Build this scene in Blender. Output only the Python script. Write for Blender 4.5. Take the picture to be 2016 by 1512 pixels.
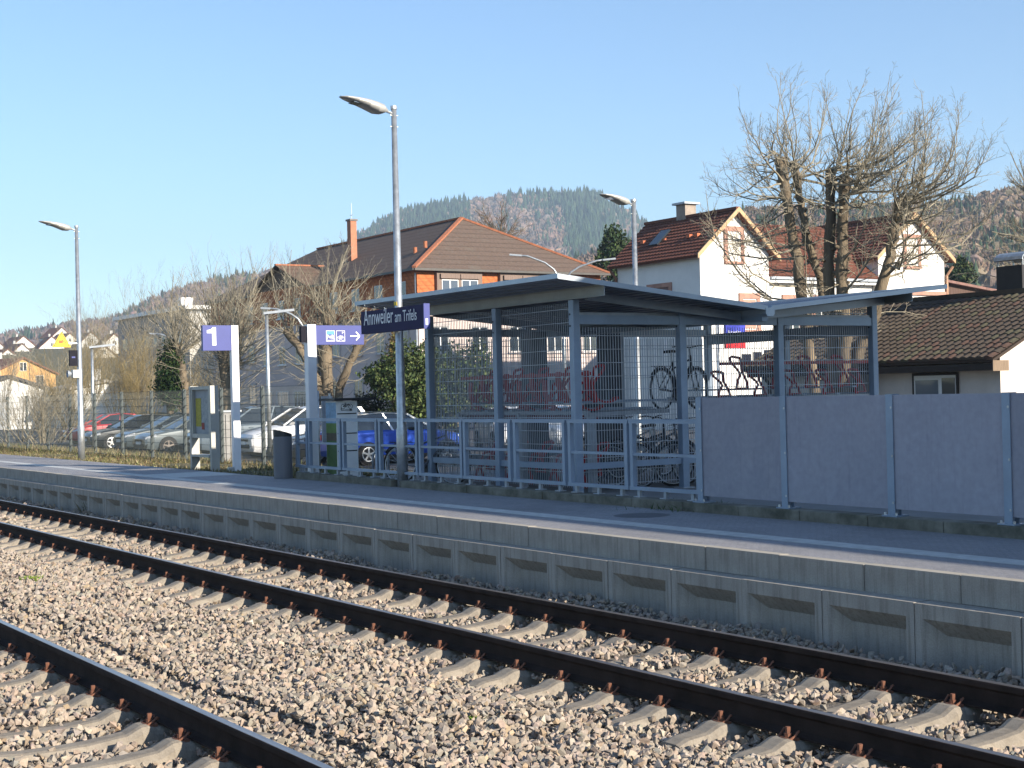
import bpy, bmesh, math, random
import numpy as np
from mathutils import Vector, Matrix
R = math.radians
random.seed(7); rng = np.random.default_rng(7)
for o in list(bpy.data.objects): bpy.data.objects.remove(o, do_unlink=True)
sc = bpy.context.scene
col = sc.collection

# ------------------------------------------------------------------ camera
# x runs along the track (right = +x), y away from the camera across the tracks, z = 0 at rail top
F, YAW, PITCH, ROLL, CH = 2919.5, .9911, .0052, -.0249, 1.9946
fw = Vector((-math.sin(YAW), math.cos(YAW), 0)); rt = Vector((math.cos(YAW), math.sin(YAW), 0)); up = Vector((0, 0, 1))
fw2 = fw*math.cos(PITCH) + up*math.sin(PITCH); up2 = up*math.cos(PITCH) - fw*math.sin(PITCH)
rt3 = rt*math.cos(ROLL) + up2*math.sin(ROLL); up3 = up2*math.cos(ROLL) - rt*math.sin(ROLL)
CAM = Vector((0, 0, CH))
cd = bpy.data.cameras.new('camera'); cam = bpy.data.objects.new('camera', cd); col.objects.link(cam)
cd.sensor_fit = 'HORIZONTAL'; cd.sensor_width = 36; cd.lens = F*36/2016; cd.clip_start = .1; cd.clip_end = 20000
cam.matrix_world = Matrix(((rt3.x, up3.x, -fw2.x, 0), (rt3.y, up3.y, -fw2.y, 0), (rt3.z, up3.z, -fw2.z, CH), (0, 0, 0, 1)))
sc.camera = cam
# ------------------------------------------------------------------ sky, sun, exposure
SUN_EL, SUN_AZ = R(20.6), R(15)          # azimuth from +x towards +y
world = bpy.data.worlds.new('World'); sc.world = world; world.use_nodes = True
wn = world.node_tree; bg = wn.nodes['Background']
sky = wn.nodes.new('ShaderNodeTexSky'); sky.sky_type = 'NISHITA'; sky.sun_disc = False
sky.sun_elevation = SUN_EL; sky.sun_rotation = math.pi/2 - SUN_AZ
sky.air_density = 1.0; sky.dust_density = 0.3; sky.ozone_density = 2.5; sky.altitude = 200
tn = wn.nodes.new('ShaderNodeMix'); tn.data_type = 'RGBA'; tn.blend_type = 'MULTIPLY'; tn.inputs['Factor'].default_value = 1; tn.inputs['B'].default_value = (.88, .98, 1.08, 1)   # the same slight tint over the whole sky
wn.links.new(sky.outputs[0], tn.inputs['A']); wn.links.new(tn.outputs['Result'], bg.inputs[0]); bg.inputs[1].default_value = .083
sl = bpy.data.lights.new('sun', 'SUN'); sl.energy = 5.0; sl.angle = R(.53); sl.color = (1, .90, .75)
sun = bpy.data.objects.new('sun', sl); col.objects.link(sun)
sdir = Vector((math.cos(SUN_EL)*math.cos(SUN_AZ), math.cos(SUN_EL)*math.sin(SUN_AZ), math.sin(SUN_EL)))
sun.rotation_euler = sdir.to_track_quat('Z', 'Y').to_euler(); sun.location = (30, 10, 30)
sc.view_settings.view_transform = 'Standard'; sc.view_settings.look = 'None'
sc.view_settings.exposure = 1.2; sc.view_settings.gamma = 1; sc.view_settings.use_curve_mapping = False
sc.render.engine = 'CYCLES'; sc.cycles.use_denoising = True
sc.cycles.max_bounces = 6; sc.cycles.diffuse_bounces = 3; sc.cycles.glossy_bounces = 3; sc.cycles.transmission_bounces = 4
sc.cycles.transparent_max_bounces = 12; sc.cycles.volume_bounces = 0
sc.cycles.caustics_reflective = False; sc.cycles.caustics_refractive = False

# ------------------------------------------------------------------ helpers
def ray(px, py): return fw2*F + rt3*(px - 1008) + up3*(756 - py)     # direction seen at a point of the 2016 x 1512 photo
def atY(px, py, Y): d = ray(px, py); return CAM + d*(Y/d.y)
def atX(px, py, X): d = ray(px, py); return CAM + d*(X/d.x)
def atZ(px, py, Z): d = ray(px, py); return CAM + d*((Z - CH)/d.z)
def atD(px, py, D): return CAM + ray(px, py)*(D/F)

WLOC = {}
def tag(o, label=None, cat=None, group=None, kind=None):
    if label: o['label'] = label
    if cat: o['category'] = cat
    if group: o['group'] = group
    if kind: o['kind'] = kind
    return o
def thing(name, label, cat, loc=(0, 0, 0), group=None, rz=0, local=False):
    o = bpy.data.objects.new(name, None); col.objects.link(o); o.location = loc; o.rotation_euler = (0, 0, rz)
    o.empty_display_size = .2
    tag(o, label, cat, group); WLOC[o] = Vector((0, 0, 0)) if local else Vector(loc)
    return o
def obj(name, me, parent=None, loc=(0, 0, 0), rot=None):
    o = bpy.data.objects.new(name, me); col.objects.link(o); o.location = loc
    if rot: o.rotation_euler = rot
    if parent: o.parent = parent; WLOC[o] = WLOC[parent] + Vector(loc)
    else: WLOC[o] = Vector(loc)
    return o
class MB:
    def __init__(s): s.v = []; s.f = []
    def quad(s, a, b, c, d): s.poly((a, b, c, d)); return s
    def poly(s, pts):
        n = len(s.v); s.v += [tuple(p) for p in pts]; s.f.append(tuple(range(n, n + len(pts)))); return s
    def box(s, x0, x1, y0, y1, z0, z1):
        if x0 > x1: x0, x1 = x1, x0
        if y0 > y1: y0, y1 = y1, y0
        if z0 > z1: z0, z1 = z1, z0
        n = len(s.v); s.v += [(x, y, z) for z in (z0, z1) for y in (y0, y1) for x in (x0, x1)]
        s.f += [tuple(n + i for i in q) for q in ((0, 2, 3, 1), (4, 5, 7, 6), (0, 1, 5, 4), (2, 6, 7, 3), (0, 4, 6, 2), (1, 3, 7, 5))]; return s
    def cbox(s, c, sx, sy, sz): return s.box(c[0]-sx/2, c[0]+sx/2, c[1]-sy/2, c[1]+sy/2, c[2]-sz/2, c[2]+sz/2)
    def bar(s, p, q, w, h, u=(0, 0, 1)):
        p, q, u = Vector(p), Vector(q), Vector(u); d = (q - p).normalized(); sd = d.cross(u)
        if sd.length < 1e-6: sd = d.cross(Vector((1, 0, 0)))
        sd.normalize(); uu = sd.cross(d); n = len(s.v)
        for b in (p, q):
            for a, c in ((-1, -1), (1, -1), (1, 1), (-1, 1)): s.v.append(tuple(b + sd*(a*w/2) + uu*(c*h/2)))
        s.f += [tuple(n + i for i in g) for g in ((0, 1, 2, 3), (7, 6, 5, 4), (0, 4, 5, 1), (1, 5, 6, 2), (2, 6, 7, 3), (3, 7, 4, 0))]; return s
    def tube(s, pts, rad, n=6, cap=True):
        pts = [Vector(p) for p in pts]
        if not isinstance(rad, (list, tuple)): rad = [rad]*len(pts)
        d0 = (pts[1] - pts[0]).normalized(); u = Vector((0, 0, 1)) if abs(d0.z) < .9 else Vector((1, 0, 0))
        u = (u - d0*u.dot(d0)).normalized(); base = len(s.v)
        for i, p in enumerate(pts):
            d = (pts[min(i+1, len(pts)-1)] - pts[max(i-1, 0)])
            if d.length > 1e-9: d.normalize()
            else: d = d0
            u = u - d*u.dot(d)
            u = u.normalized() if u.length > 1e-6 else Vector((1, 0, 0)); w = d.cross(u)
            for k in range(n):
                a = 2*math.pi*k/n; s.v.append(tuple(p + (u*math.cos(a) + w*math.sin(a))*rad[i]))
        for i in range(len(pts)-1):
            for k in range(n):
                a = base + i*n + k; b = base + i*n + (k+1) % n; s.f.append((a, b, b + n, a + n))
        if cap:
            s.f.append(tuple(base + k for k in reversed(range(n)))); s.f.append(tuple(base + (len(pts)-1)*n + k for k in range(n)))
        return s
    def cyl(s, p, q, r, n=12, r2=None): return s.tube([p, q], [r, r if r2 is None else r2], n)
    def prism(s, pts, ext):
        ext = Vector(ext); n = len(s.v); m = len(pts)
        s.v += [tuple(p) for p in pts] + [tuple(Vector(p) + ext) for p in pts]
        s.f.append(tuple(n + i for i in reversed(range(m)))); s.f.append(tuple(n + m + i for i in range(m)))
        for i in range(m): j = (i+1) % m; s.f.append((n+i, n+j, n+m+j, n+m+i))
        return s
    def lathe(s, prof, c=(0, 0, 0), n=16, axis='z'):
        base = len(s.v); c = Vector(c)
        for r, h in prof:
            for k in range(n):
                a = 2*math.pi*k/n; x, y = r*math.cos(a), r*math.sin(a)
                s.v.append(tuple(c + (Vector((x, y, h)) if axis == 'z' else Vector((h, x, y)) if axis == 'x' else Vector((x, h, y)))))
        for i in range(len(prof)-1):
            for k in range(n):
                a = base + i*n + k; b = base + i*n + (k+1) % n; s.f.append((a, b, b+n, a+n))
        return s
    def mesh(s, name, mat, off=Vector((0, 0, 0)), smooth=False):
        me = bpy.data.meshes.new(name); o = Vector(off)
        me.from_pydata([(x-o.x, y-o.y, z-o.z) for x, y, z in s.v], [], s.f)
        bm = bmesh.new(); bm.from_mesh(me); bmesh.ops.recalc_face_normals(bm, faces=bm.faces); bm.to_mesh(me); bm.free()
        me.materials.append(mat)
        if smooth: me.polygons.foreach_set('use_smooth', [True]*len(me.polygons))
        me.update(); return me
    def build(s, name, mat, parent=None, smooth=False, loc=None, kind=None, bevel=0):
        if parent is not None: o = obj(name, s.mesh(name, mat, WLOC[parent], smooth), parent)
        else:
            loc = Vector(loc or (0, 0, 0)); o = obj(name, s.mesh(name, mat, loc, smooth), None, loc)
        if kind: o['kind'] = kind
        if bevel:
            b = o.modifiers.new('bevel', 'BEVEL'); b.width = bevel; b.segments = 2; b.limit_method = 'ANGLE'
        return o
def autosmooth(o, ang=40):
    me = o.data; me.polygons.foreach_set('use_smooth', [True]*len(me.polygons))
    try: me.set_sharp_from_angle(angle=R(ang))
    except Exception: pass
    return o
def text_mesh(txt, size, mat, sx=1., ext=.001, align='LEFT', bold=0.):
    c = bpy.data.curves.new('lettering', 'FONT'); c.body = txt; c.size = size; c.extrude = ext; c.align_x = align; c.offset = bold
    o = bpy.data.objects.new('lettering', c); col.objects.link(o); bpy.context.view_layer.update()
    me = bpy.data.meshes.new_from_object(o.evaluated_get(bpy.context.evaluated_depsgraph_get()))
    bpy.data.objects.remove(o, do_unlink=True); bpy.data.curves.remove(c)
    for v in me.vertices: v.co.x *= sx
    me.materials.clear(); me.materials.append(mat); return me
def scatter(name, protos, pts, mats, mat, colors=None, parent=None):
    """one joined mesh: prototype k (verts, tris) placed at every point with a 3x3 matrix, one colour for each piece"""
    N = len(pts); which = rng.integers(0, len(protos), N); V = []; T = []; Cc = []; base = 0
    for k, (pv, pt) in enumerate(protos):
        ii = np.nonzero(which == k)[0]
        if not len(ii): continue
        vv = np.einsum('nij,vj->nvi', mats[ii], pv) + pts[ii][:, None, :]
        tt = pt[None] + (np.arange(len(ii))*len(pv))[:, None, None] + base
        V.append(vv.reshape(-1, 3)); T.append(tt.reshape(-1, 3)); base += len(ii)*len(pv)
        if colors is not None: Cc.append(np.repeat(colors[ii], len(pt), 0))
    V = np.concatenate(V); T = np.concatenate(T); me = bpy.data.meshes.new(name)
    me.vertices.add(len(V)); me.vertices.foreach_set('co', V.astype(np.float32).ravel())
    me.loops.add(len(T)*3); me.loops.foreach_set('vertex_index', T.astype(np.int32).ravel())
    me.polygons.add(len(T)); me.polygons.foreach_set('loop_start', np.arange(0, len(T)*3, 3, dtype=np.int32))
    me.update(calc_edges=True); me.polygons.foreach_set('use_smooth', np.zeros(len(T), bool))
    if colors is not None:
        Cc = np.concatenate(Cc); a = me.attributes.new('tint', 'FLOAT_COLOR', 'FACE')
        a.data.foreach_set('color', np.concatenate([Cc, np.ones((len(Cc), 1))], 1).astype(np.float32).ravel())
    me.materials.append(mat); me.validate(); return obj(name, me, parent)
def rot_mats(n, sc3, tilt=None):
    """random rotations times scales (n,3)"""
    if tilt is None:
        q = rng.normal(size=(n, 4)); q /= np.linalg.norm(q, axis=1)[:, None]; w, x, y, z = q.T
    else:
        a = rng.uniform(0, 2*np.pi, n); w, x, y, z = np.cos(a/2), np.zeros(n), np.zeros(n), np.sin(a/2)
    m = np.stack([1-2*(y*y+z*z), 2*(x*y-z*w), 2*(x*z+y*w), 2*(x*y+z*w), 1-2*(x*x+z*z), 2*(y*z-x*w), 2*(x*z-y*w), 2*(y*z+x*w), 1-2*(x*x+y*y)], 1).reshape(n, 3, 3)
    return m*sc3[:, None, :]
def hull_proto(n, flat=(1, 1, 1)):
    bm = bmesh.new()
    for _ in range(n):
        v = Vector(rng.normal(size=3)); v.normalize(); v *= rng.uniform(.75, 1.); bm.verts.new((v.x*flat[0], v.y*flat[1], v.z*flat[2]))
    bmesh.ops.convex_hull(bm, input=bm.verts); bmesh.ops.triangulate(bm, faces=bm.faces)
    for v in [v for v in bm.verts if not v.link_faces]: bm.verts.remove(v)
    bm.verts.index_update(); pv = np.array([v.co[:] for v in bm.verts]); pt = np.array([[v.index for v in f.verts] for f in bm.faces]); bm.free(); return pv, pt

# ------------------------------------------------------------------ materials
def nmat(name):
    m = bpy.data.materials.new(name); m.use_nodes = True; nt = m.node_tree; return m, nt, nt.nodes['Principled BSDF']
def coords(nt, scale=(1, 1, 1)):
    tc = nt.nodes.new('ShaderNodeTexCoord'); mp = nt.nodes.new('ShaderNodeMapping'); mp.inputs['Scale'].default_value = scale
    nt.links.new(tc.outputs['Object'], mp.inputs[0]); return mp.outputs[0]
def noise(nt, vec, scale, detail=4, rough=.6):
    n = nt.nodes.new('ShaderNodeTexNoise'); n.inputs['Scale'].default_value = scale; n.inputs['Detail'].default_value = detail; n.inputs['Roughness'].default_value = rough
    nt.links.new(vec, n.inputs['Vector']); return n.outputs['Fac']
def ramp(nt, fac, stops):
    r = nt.nodes.new('ShaderNodeValToRGB'); e = r.color_ramp.elements
    while len(e) < len(stops): e.new(.5)
    for i, (p, c) in enumerate(stops): e[i].position = p; e[i].color = (*c, 1)
    nt.links.new(fac, r.inputs[0]); return r.outputs[0]
def mix(nt, a, b, fac, mode='MIX'):
    m = nt.nodes.new('ShaderNodeMix'); m.data_type = 'RGBA'; m.blend_type = mode
    for s, v in ((m.inputs['Factor'], fac), (m.inputs['A'], a), (m.inputs['B'], b)):
        if isinstance(v, (int, float)): s.default_value = v
        elif isinstance(v, tuple): s.default_value = (*v, 1)
        else: nt.links.new(v, s)
    return m.outputs['Result']
def bumpn(nt, b, h, strength=.3, dist=.01):
    n = nt.nodes.new('ShaderNodeBump'); n.inputs['Strength'].default_value = strength; n.inputs['Distance'].default_value = dist
    nt.links.new(h, n.inputs['Height']); nt.links.new(n.outputs[0], b.inputs['Normal'])
def pm(name, rgb, rough=.7, metal=0., var=.18, scale=4., bump=0., bscale=60., bdist=.01, stretch=(1, 1, 1), rgb2=None, spec=.4, coat=0.):
    m, nt, b = nmat(name); vec = coords(nt, stretch)
    f = noise(nt, vec, scale); lo = tuple(c*(1-var) for c in rgb); hi = rgb2 or tuple(min(1, c*(1+var)) for c in rgb)
    c = ramp(nt, f, [(.3, lo), (.7, hi)]); f2 = noise(nt, vec, scale*9, 3)
    c = mix(nt, c, ramp(nt, f2, [(.3, (.82,)*3), (.7, (1.,)*3)]), .6*min(1, var*4), 'MULTIPLY')
    nt.links.new(c, b.inputs['Base Color']); b.inputs['Roughness'].default_value = rough; b.inputs['Metallic'].default_value = metal
    b.inputs['Specular IOR Level'].default_value = spec; b.inputs['Coat Weight'].default_value = coat
    if bump: bumpn(nt, b, noise(nt, vec, bscale, 5), bump, bdist)
    return m
def tint_mat(name, rough=.85, bump=0, bscale=80, trans=0.):
    m, nt, b = nmat(name); a = nt.nodes.new('ShaderNodeAttribute'); a.attribute_name = 'tint'; vec = coords(nt)
    c = mix(nt, a.outputs['Color'], ramp(nt, noise(nt, vec, bscale, 3), [(.3, (.72,)*3), (.7, (1.08,)*3)]), .8, 'MULTIPLY')
    nt.links.new(c, b.inputs['Base Color']); b.inputs['Roughness'].default_value = rough; b.inputs['Specular IOR Level'].default_value = .25
    if bump: bumpn(nt, b, noise(nt, vec, bscale*1.5, 4), bump, .004)
    return m
def streak_mat(name, rgb, dark, rough=.85, sc1=3., bump=.35):
    """cast concrete: cloudy, with weather streaks running down and fine pores"""
    m, nt, b = nmat(name); v1 = coords(nt); v2 = coords(nt, (14, 14, .8))
    c = ramp(nt, noise(nt, v1, sc1, 5), [(.3, tuple(x*.82 for x in rgb)), (.7, tuple(x*1.12 for x in rgb))])
    c = mix(nt, c, dark, ramp(nt, noise(nt, v2, 1.6, 5, .7), [(.48, (0,)*3), (.74, (.6,)*3)]))
    c = mix(nt, c, ramp(nt, noise(nt, v1, 90, 3), [(.3, (.78,)*3), (.7, (1.05,)*3)]), .8, 'MULTIPLY')
    nt.links.new(c, b.inputs['Base Color']); b.inputs['Roughness'].default_value = rough; b.inputs['Specular IOR Level'].default_value = .3
    bumpn(nt, b, noise(nt, v1, 130, 6), bump, .004); return m
def glass(name, rgb=(.03, .04, .05), rough=.04):
    m, nt, b = nmat(name); b.inputs['Base Color'].default_value = (*rgb, 1); b.inputs['Roughness'].default_value = rough
    b.inputs['Specular IOR Level'].default_value = .9; b.inputs['IOR'].default_value = 1.5
    bumpn(nt, b, noise(nt, coords(nt), 1.2, 2), .06, .02); return m
def flat(name, rgb, rough=.5, spec=.4, metal=0): return pm(name, rgb, rough, metal, .07, 6., spec=spec)

M = {}
M['concrete'] = streak_mat('cast_concrete', (.38, .35, .31), (.13, .112, .09))
M['wall_conc'] = streak_mat('wall_concrete', (.39, .36, .32), (.11, .095, .076), sc1=2.)
M['kerb'] = pm('mossy_kerb_concrete', (.12, .118, .085), .95, 0, .35, 3.5, .6, 60, .01, rgb2=(.24, .225, .185))
M['sleeper'] = streak_mat('sleeper_concrete', (.29, .25, .20), (.13, .105, .08), sc1=6.)
M['rail'] = pm('rusty_rail', (.034, .023, .019), .85, 0, .35, 5, .3, 60, spec=.1)
M['railtop'] = pm('worn_rail_head', (.34, .30, .28), .30, .8, .2, 3, stretch=(.4, 8, 8))
M['rust'] = pm('rusty_fastener', (.20, .085, .05), .8, .1, .35, 20, .3, 200)
M['galv'] = pm('galvanised_steel', (.50, .52, .53), .42, .75, .22, 9., .08, 40, spec=.5)
M['galvd'] = pm('dull_galvanised_steel', (.36, .39, .43), .5, .35, .15, 6., spec=.5)
M['paintblue'] = pm('blue_grey_painted_steel', (.25, .315, .41), .42, .25, .1, 3., spec=.5)
M['wire'] = pm('galvanised_wire', (.40, .43, .48), .45, .4, .1, 3.)
def panel_mat(k=1.):
    m, nt, b = nmat('grey_fibre_panel'); v = coords(nt); v2 = coords(nt, (9, 9, .5))
    c = ramp(nt, noise(nt, v, 1.4, 6), [(.3, (.30*k, .295*k, .345*k)), (.7, (.355*k, .347*k, .398*k))]); c = mix(nt, c, (.21, .20, .245), ramp(nt, noise(nt, v2, 2.2, 5, .7), [(.55, (0,)*3), (.8, (.55,)*3)]))
    c = mix(nt, c, (.42, .42, .43), ramp(nt, noise(nt, v, 38, 2), [(.78, (0,)*3), (.84, (.35,)*3)])); c = mix(nt, c, ramp(nt, noise(nt, v, 14, 5), [(.3, (.86,)*3), (.7, (1.06,)*3)]), .8, 'MULTIPLY')
    nt.links.new(c, b.inputs['Base Color']); nt.links.new(ramp(nt, noise(nt, v, 3, 4), [(.3, (.5,)*3), (.7, (.75,)*3)]), b.inputs['Roughness']); bumpn(nt, b, noise(nt, v, 18, 4), .12, .01); return m
M['panel'] = panel_mat(); PANELS = [M['panel'], panel_mat(.92), panel_mat(1.06)]
M['roofsheet'] = pm('coated_roof_sheet', (.23, .26, .31), .38, .45, .12, 2.)
M['fascia'] = pm('bright_roof_fascia', (.40, .45, .51), .4, .4, .08, 2.)
M['dark'] = pm('dark_void', (.02, .02, .022), .8)
M['rubber'] = pm('black_rubber', (.018, .018, .02), .75)
M['black'] = pm('black_paint', (.02, .021, .025), .4)
M['red'] = pm('red_paint', (.42, .018, .02), .4, 0, .12)
M['redflag'] = pm('red_sign_face', (.68, .02, .025), .4, 0, .05)
M['white'] = pm('white_paint', (.80, .80, .80), .45, 0, .05)
M['bluesign'] = pm('violet_blue_sign_face', (.042, .056, .235), .45, 0, .06)
M['blueshaded'] = pm('shaded_blue_sign_face', (.02, .017, .07), .6, 0, .06, spec=.15)  # board face blue darkened for its shade; the sunlit end keeps the brighter blue
M['letter'] = pm('sign_lettering', (.80, .80, .82), .5, 0, .02)
M['skyblue'] = pm('light_blue_print', (.09, .30, .70), .5, 0, .05)
M['yellow'] = pm('warning_yellow', (.80, .52, .01), .5, 0, .06)
M['glass'] = glass('window_glass')
M['carglass'] = glass('car_glass', (.012, .018, .024), .05)
M['glasslit'] = glass('pale_window_glass', (.10, .13, .17))
M['asphalt'] = pm('asphalt', (.075, .073, .075), .9, 0, .2, 1.2, .3, 120)
M['upvc'] = pm('white_window_frame', (.72, .72, .71), .45, 0, .04)
M['bark'] = pm('grey_brown_bark', (.135, .105, .075), .9, 0, .45, 3., .8, 14, .03, (1, 1, .25), rgb2=(.25, .195, .13))
M['twig'] = pm('bare_twig', (.235, .205, .145), .85, 0, .35, 2., rgb2=(.39, .345, .26))
M['twigb'] = pm('brown_twig', (.115, .08, .055), .85, 0, .35, 2., rgb2=(.20, .15, .10))
M['twigo'] = pm('olive_shrub_twig', (.21, .16, .065), .85, 0, .35, 1., rgb2=(.34, .26, .12))

# ------------------------------------------------------------------ the setting: ground, yard, hills
def paver_mat():
    m, nt, b = nmat('platform_pavers'); v = coords(nt)
    br = nt.nodes.new('ShaderNodeTexBrick'); br.inputs['Scale'].default_value = 5.; br.inputs['Mortar Size'].default_value = .012
    br.inputs['Color1'].default_value = (.215, .22, .25, 1); br.inputs['Color2'].default_value = (.26, .265, .295, 1); br.inputs['Mortar'].default_value = (.09, .09, .10, 1)
    nt.links.new(v, br.inputs['Vector'])
    c = mix(nt, br.outputs['Color'], ramp(nt, noise(nt, v, 1.1, 5), [(.3, (.75,)*3), (.7, (1.1,)*3)]), .9, 'MULTIPLY')
    grit = ramp(nt, noise(nt, v, 240, 2), [(.50, (0,)*3), (.68, (1.,)*3)]); c = mix(nt, c, (.50, .45, .39), grit); c = mix(nt, c, (.075, .07, .068), ramp(nt, noise(nt, v, .55, 7, .7), [(.52, (0,)*3), (.72, (.55,)*3)]))
    nt.links.new(c, b.inputs['Base Color']); b.inputs['Roughness'].default_value = .72
    bumpn(nt, b, noise(nt, v, 210, 4), .9, .006); return m
M['paver'] = paver_mat()
def coping_mat():
    m, nt, b = nmat('ribbed_coping'); v = coords(nt); c = ramp(nt, noise(nt, v, 3, 5), [(.3, (.33, .295, .24)), (.7, (.46, .41, .34))])
    nt.links.new(c, b.inputs['Base Color']); b.inputs['Roughness'].default_value = .85
    w = nt.nodes.new('ShaderNodeTexWave'); w.inputs['Scale'].default_value = 9; w.inputs['Distortion'].default_value = .5; nt.links.new(v, w.inputs['Vector'])
    bumpn(nt, b, w.outputs['Fac'], .5, .006); return m
M['copetop'] = coping_mat()
M['ballastbed'] = pm('ballast_bed', (.17, .15, .13), .95, 0, .4, 30, 1., 45, .04)
M['soil'] = pm('rough_turf', (.10, .095, .045), .95, 0, .3, .6, .5, 30, .04, rgb2=(.16, .14, .075))
M['field'] = pm('valley_ground', (.09, .085, .045), .95, 0, .3, .03, rgb2=(.13, .11, .06))
M['wood'] = pm('forest_floor', (.075, .055, .045), .95, 0, .25, .02, rgb2=(.10, .075, .06))
M['stone'] = tint_mat('crushed_stone', .9, .5, 60)
M['leaf'] = tint_mat('foliage', .75, 0, 3)
M['grassm'] = tint_mat('grass_blades', .8, 0, 9)

g = MB().quad((-7000, -3000, -.62), (4000, -3000, -.62), (4000, 9000, -.62), (-7000, 9000, -.62)).build('ground', M['field'], kind='structure')
g = MB().box(-420, 120, 19.5, 420, -.6, -.05).build('station_yard', M['asphalt'], kind='structure')
# grass bank from the platform's back edge down to the yard, left of the bicycle shelter
bk = MB(); prof = [(11.32, .50), (12.4, .47), (14.2, .38), (16., .10), (17.6, -.02), (19.6, -.07)]
xs = [-130 + i*1.5 for i in range(71)]
zz = lambda x, y, z: z + .05*math.sin(x*1.3 + y*2.) + .035*math.sin(x*.53 - y*3.1) if 11.4 < y < 19 else z
rows = [[(x, y, zz(x, y, z)) for y, z in prof] for x in xs]
for a, b_ in zip(rows, rows[1:]):
    for i in range(len(prof)-1): bk.quad(a[i], b_[i], b_[i+1], a[i+1])
bk.build('grass_bank', M['soil'], kind='structure')
MB().box(-25., 14, 11.52, 23.2, -.55, .46).build('cycle_yard', pm('yard_concrete_paving', (.20, .195, .19), .85, 0, .15, 2, .2, 60), kind='structure')
MB().prism([(-25, 23.2, -.55), (-25, 23.2, .46), (-25, 26.5, -.045), (-25, 26.5, -.55)], (39, 0, 0)).build('yard_ramp', M['asphalt'], kind='structure')

def hill(name, prof, D, near, back, cells, seed, woods, relief=.04):
    """terrain whose crest lies at distance D; woods = list of (share, palette, height, cone?)"""
    pxs = np.linspace(prof[0][0], prof[-1][0], cells); tops = np.interp(pxs, [p[0] for p in prof], [p[1] for p in prof])
    r2 = np.random.default_rng(seed); ph = r2.uniform(0, 6, 8); ts = np.concatenate([np.linspace(0, 1, 22), [1.06, 1.15, 1.35, 1.8]])
    P = np.zeros((len(ts), cells, 3))
    for j, (px, py) in enumerate(zip(pxs, tops)):
        d = ray(px, py); h = math.hypot(d.x, d.y); ux, uy, el = d.x/h, d.y/h, d.z/h
        for i, t in enumerate(ts):
            r = D*(near + (1-near)*t) if t <= 1 else D + (t-1)*D*back
            zt = CH + el*D
            s = t**1.15 if t <= 1 else max(0, 1-(t-1)*1.1)
            s *= 1 + relief*math.sin(px*.011 + ph[0] + t*5)*math.sin(t*3.14) + relief*.8*math.sin(px*.027+ph[1]-t*7)*math.sin(min(t, 1)*3.14)
            P[i, j] = (ux*r, uy*r, -.7 + (zt + .7)*s)
    me = bpy.data.meshes.new(name); ni, nj = len(ts), cells
    F_ = [(i*nj+j, i*nj+j+1, (i+1)*nj+j+1, (i+1)*nj+j) for i in range(ni-1) for j in range(nj-1)]
    me.from_pydata(P.reshape(-1, 3).tolist(), [], F_); me.materials.append(M['wood']); o = obj(name, me); o['kind'] = 'structure'
    return P, ts, pxs
def sample_hill(H, n, tr=(.25, 1.02)):
    P, ts, pxs = H; t = tr[0] + (tr[1]-tr[0])*rng.uniform(0, 1, n)**.8; u = rng.uniform(0, len(pxs)-1.001, n)
    ti = np.interp(t, ts, np.arange(len(ts))); i = np.minimum(ti.astype(int), len(ts)-2); a = (ti-i)[:, None]; j = u.astype(int); b = (u-j)[:, None]
    p = P[i, j]*(1-a)*(1-b) + P[i+1, j]*a*(1-b) + P[i, j+1]*(1-a)*b + P[i+1, j+1]*a*b
    return p, t, np.interp(u, np.arange(len(pxs)), pxs)
def cone_proto(n=6):
    v = []; f = []
    for (z0, r, z1) in ((.08, .21, .55), (.38, .15, .8), (.62, .09, 1.)):
        b = len(v); v += [(r*math.cos(2*math.pi*k/n + z0)*rng.uniform(.8, 1.2), r*math.sin(2*math.pi*k/n + z0)*rng.uniform(.8, 1.2), z0) for k in range(n)] + [(0, 0, z1)]
        f += [(b+k, b+(k+1) % n, b+n) for k in range(n)]
    return np.array(v), np.array(f)
def bare_proto(n=17):
    """a leafless crown far away: many upright slivers spread through an egg-shaped volume"""
    v = []; f = []
    for k in range(n):
        a = rng.uniform(0, 6.28); r = .34*math.sqrt(rng.uniform(0, 1)); z = rng.uniform(.3, .85); b = len(v)
        rr = r*math.sqrt(max(.1, 1-((z-.55)/.5)**2)); x, y = rr*math.cos(a), rr*math.sin(a); o = rng.normal(size=3)*.05
        v += [(x*.35+o[0], y*.35+o[1], z-.28), (x+.03, y-.03, z-.05), (x*1.25+o[1], y*1.25+o[2], z+.17+abs(o[0])), (x-.03, y+.04, z-.02)]
        f += [(b, b+1, b+2), (b, b+2, b+3)]
    b = len(v); v += [(-.015, 0, 0), (.015, 0, 0), (0, 0, .6)]; f += [(b, b+1, b+2)]
    return np.array(v), np.array(f)
def blob_proto():
    pv, pt = hull_proto(17, (.36, .34, .40)); pv[:, 2] += .5; return pv, pt
CONES = [cone_proto() for _ in range(5)]; BLOBS = [blob_proto() for _ in range(6)]; BARES = [bare_proto() for _ in range(4)] + BLOBS
def pal(n, cols, jit=.18, hue=.05):
    c = np.array(cols)[rng.integers(0, len(cols), n)]; return np.clip(c*rng.normal(1, jit, (n, 1))*rng.normal(1, hue, (n, 3)), .003, 1)
GREENS = [(.020, .045, .022), (.028, .055, .026), (.016, .036, .022), (.035, .06, .028)]
BROWNS = [(.17, .12, .095), (.20, .14, .10), (.15, .115, .095), (.22, .14, .095)]
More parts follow.
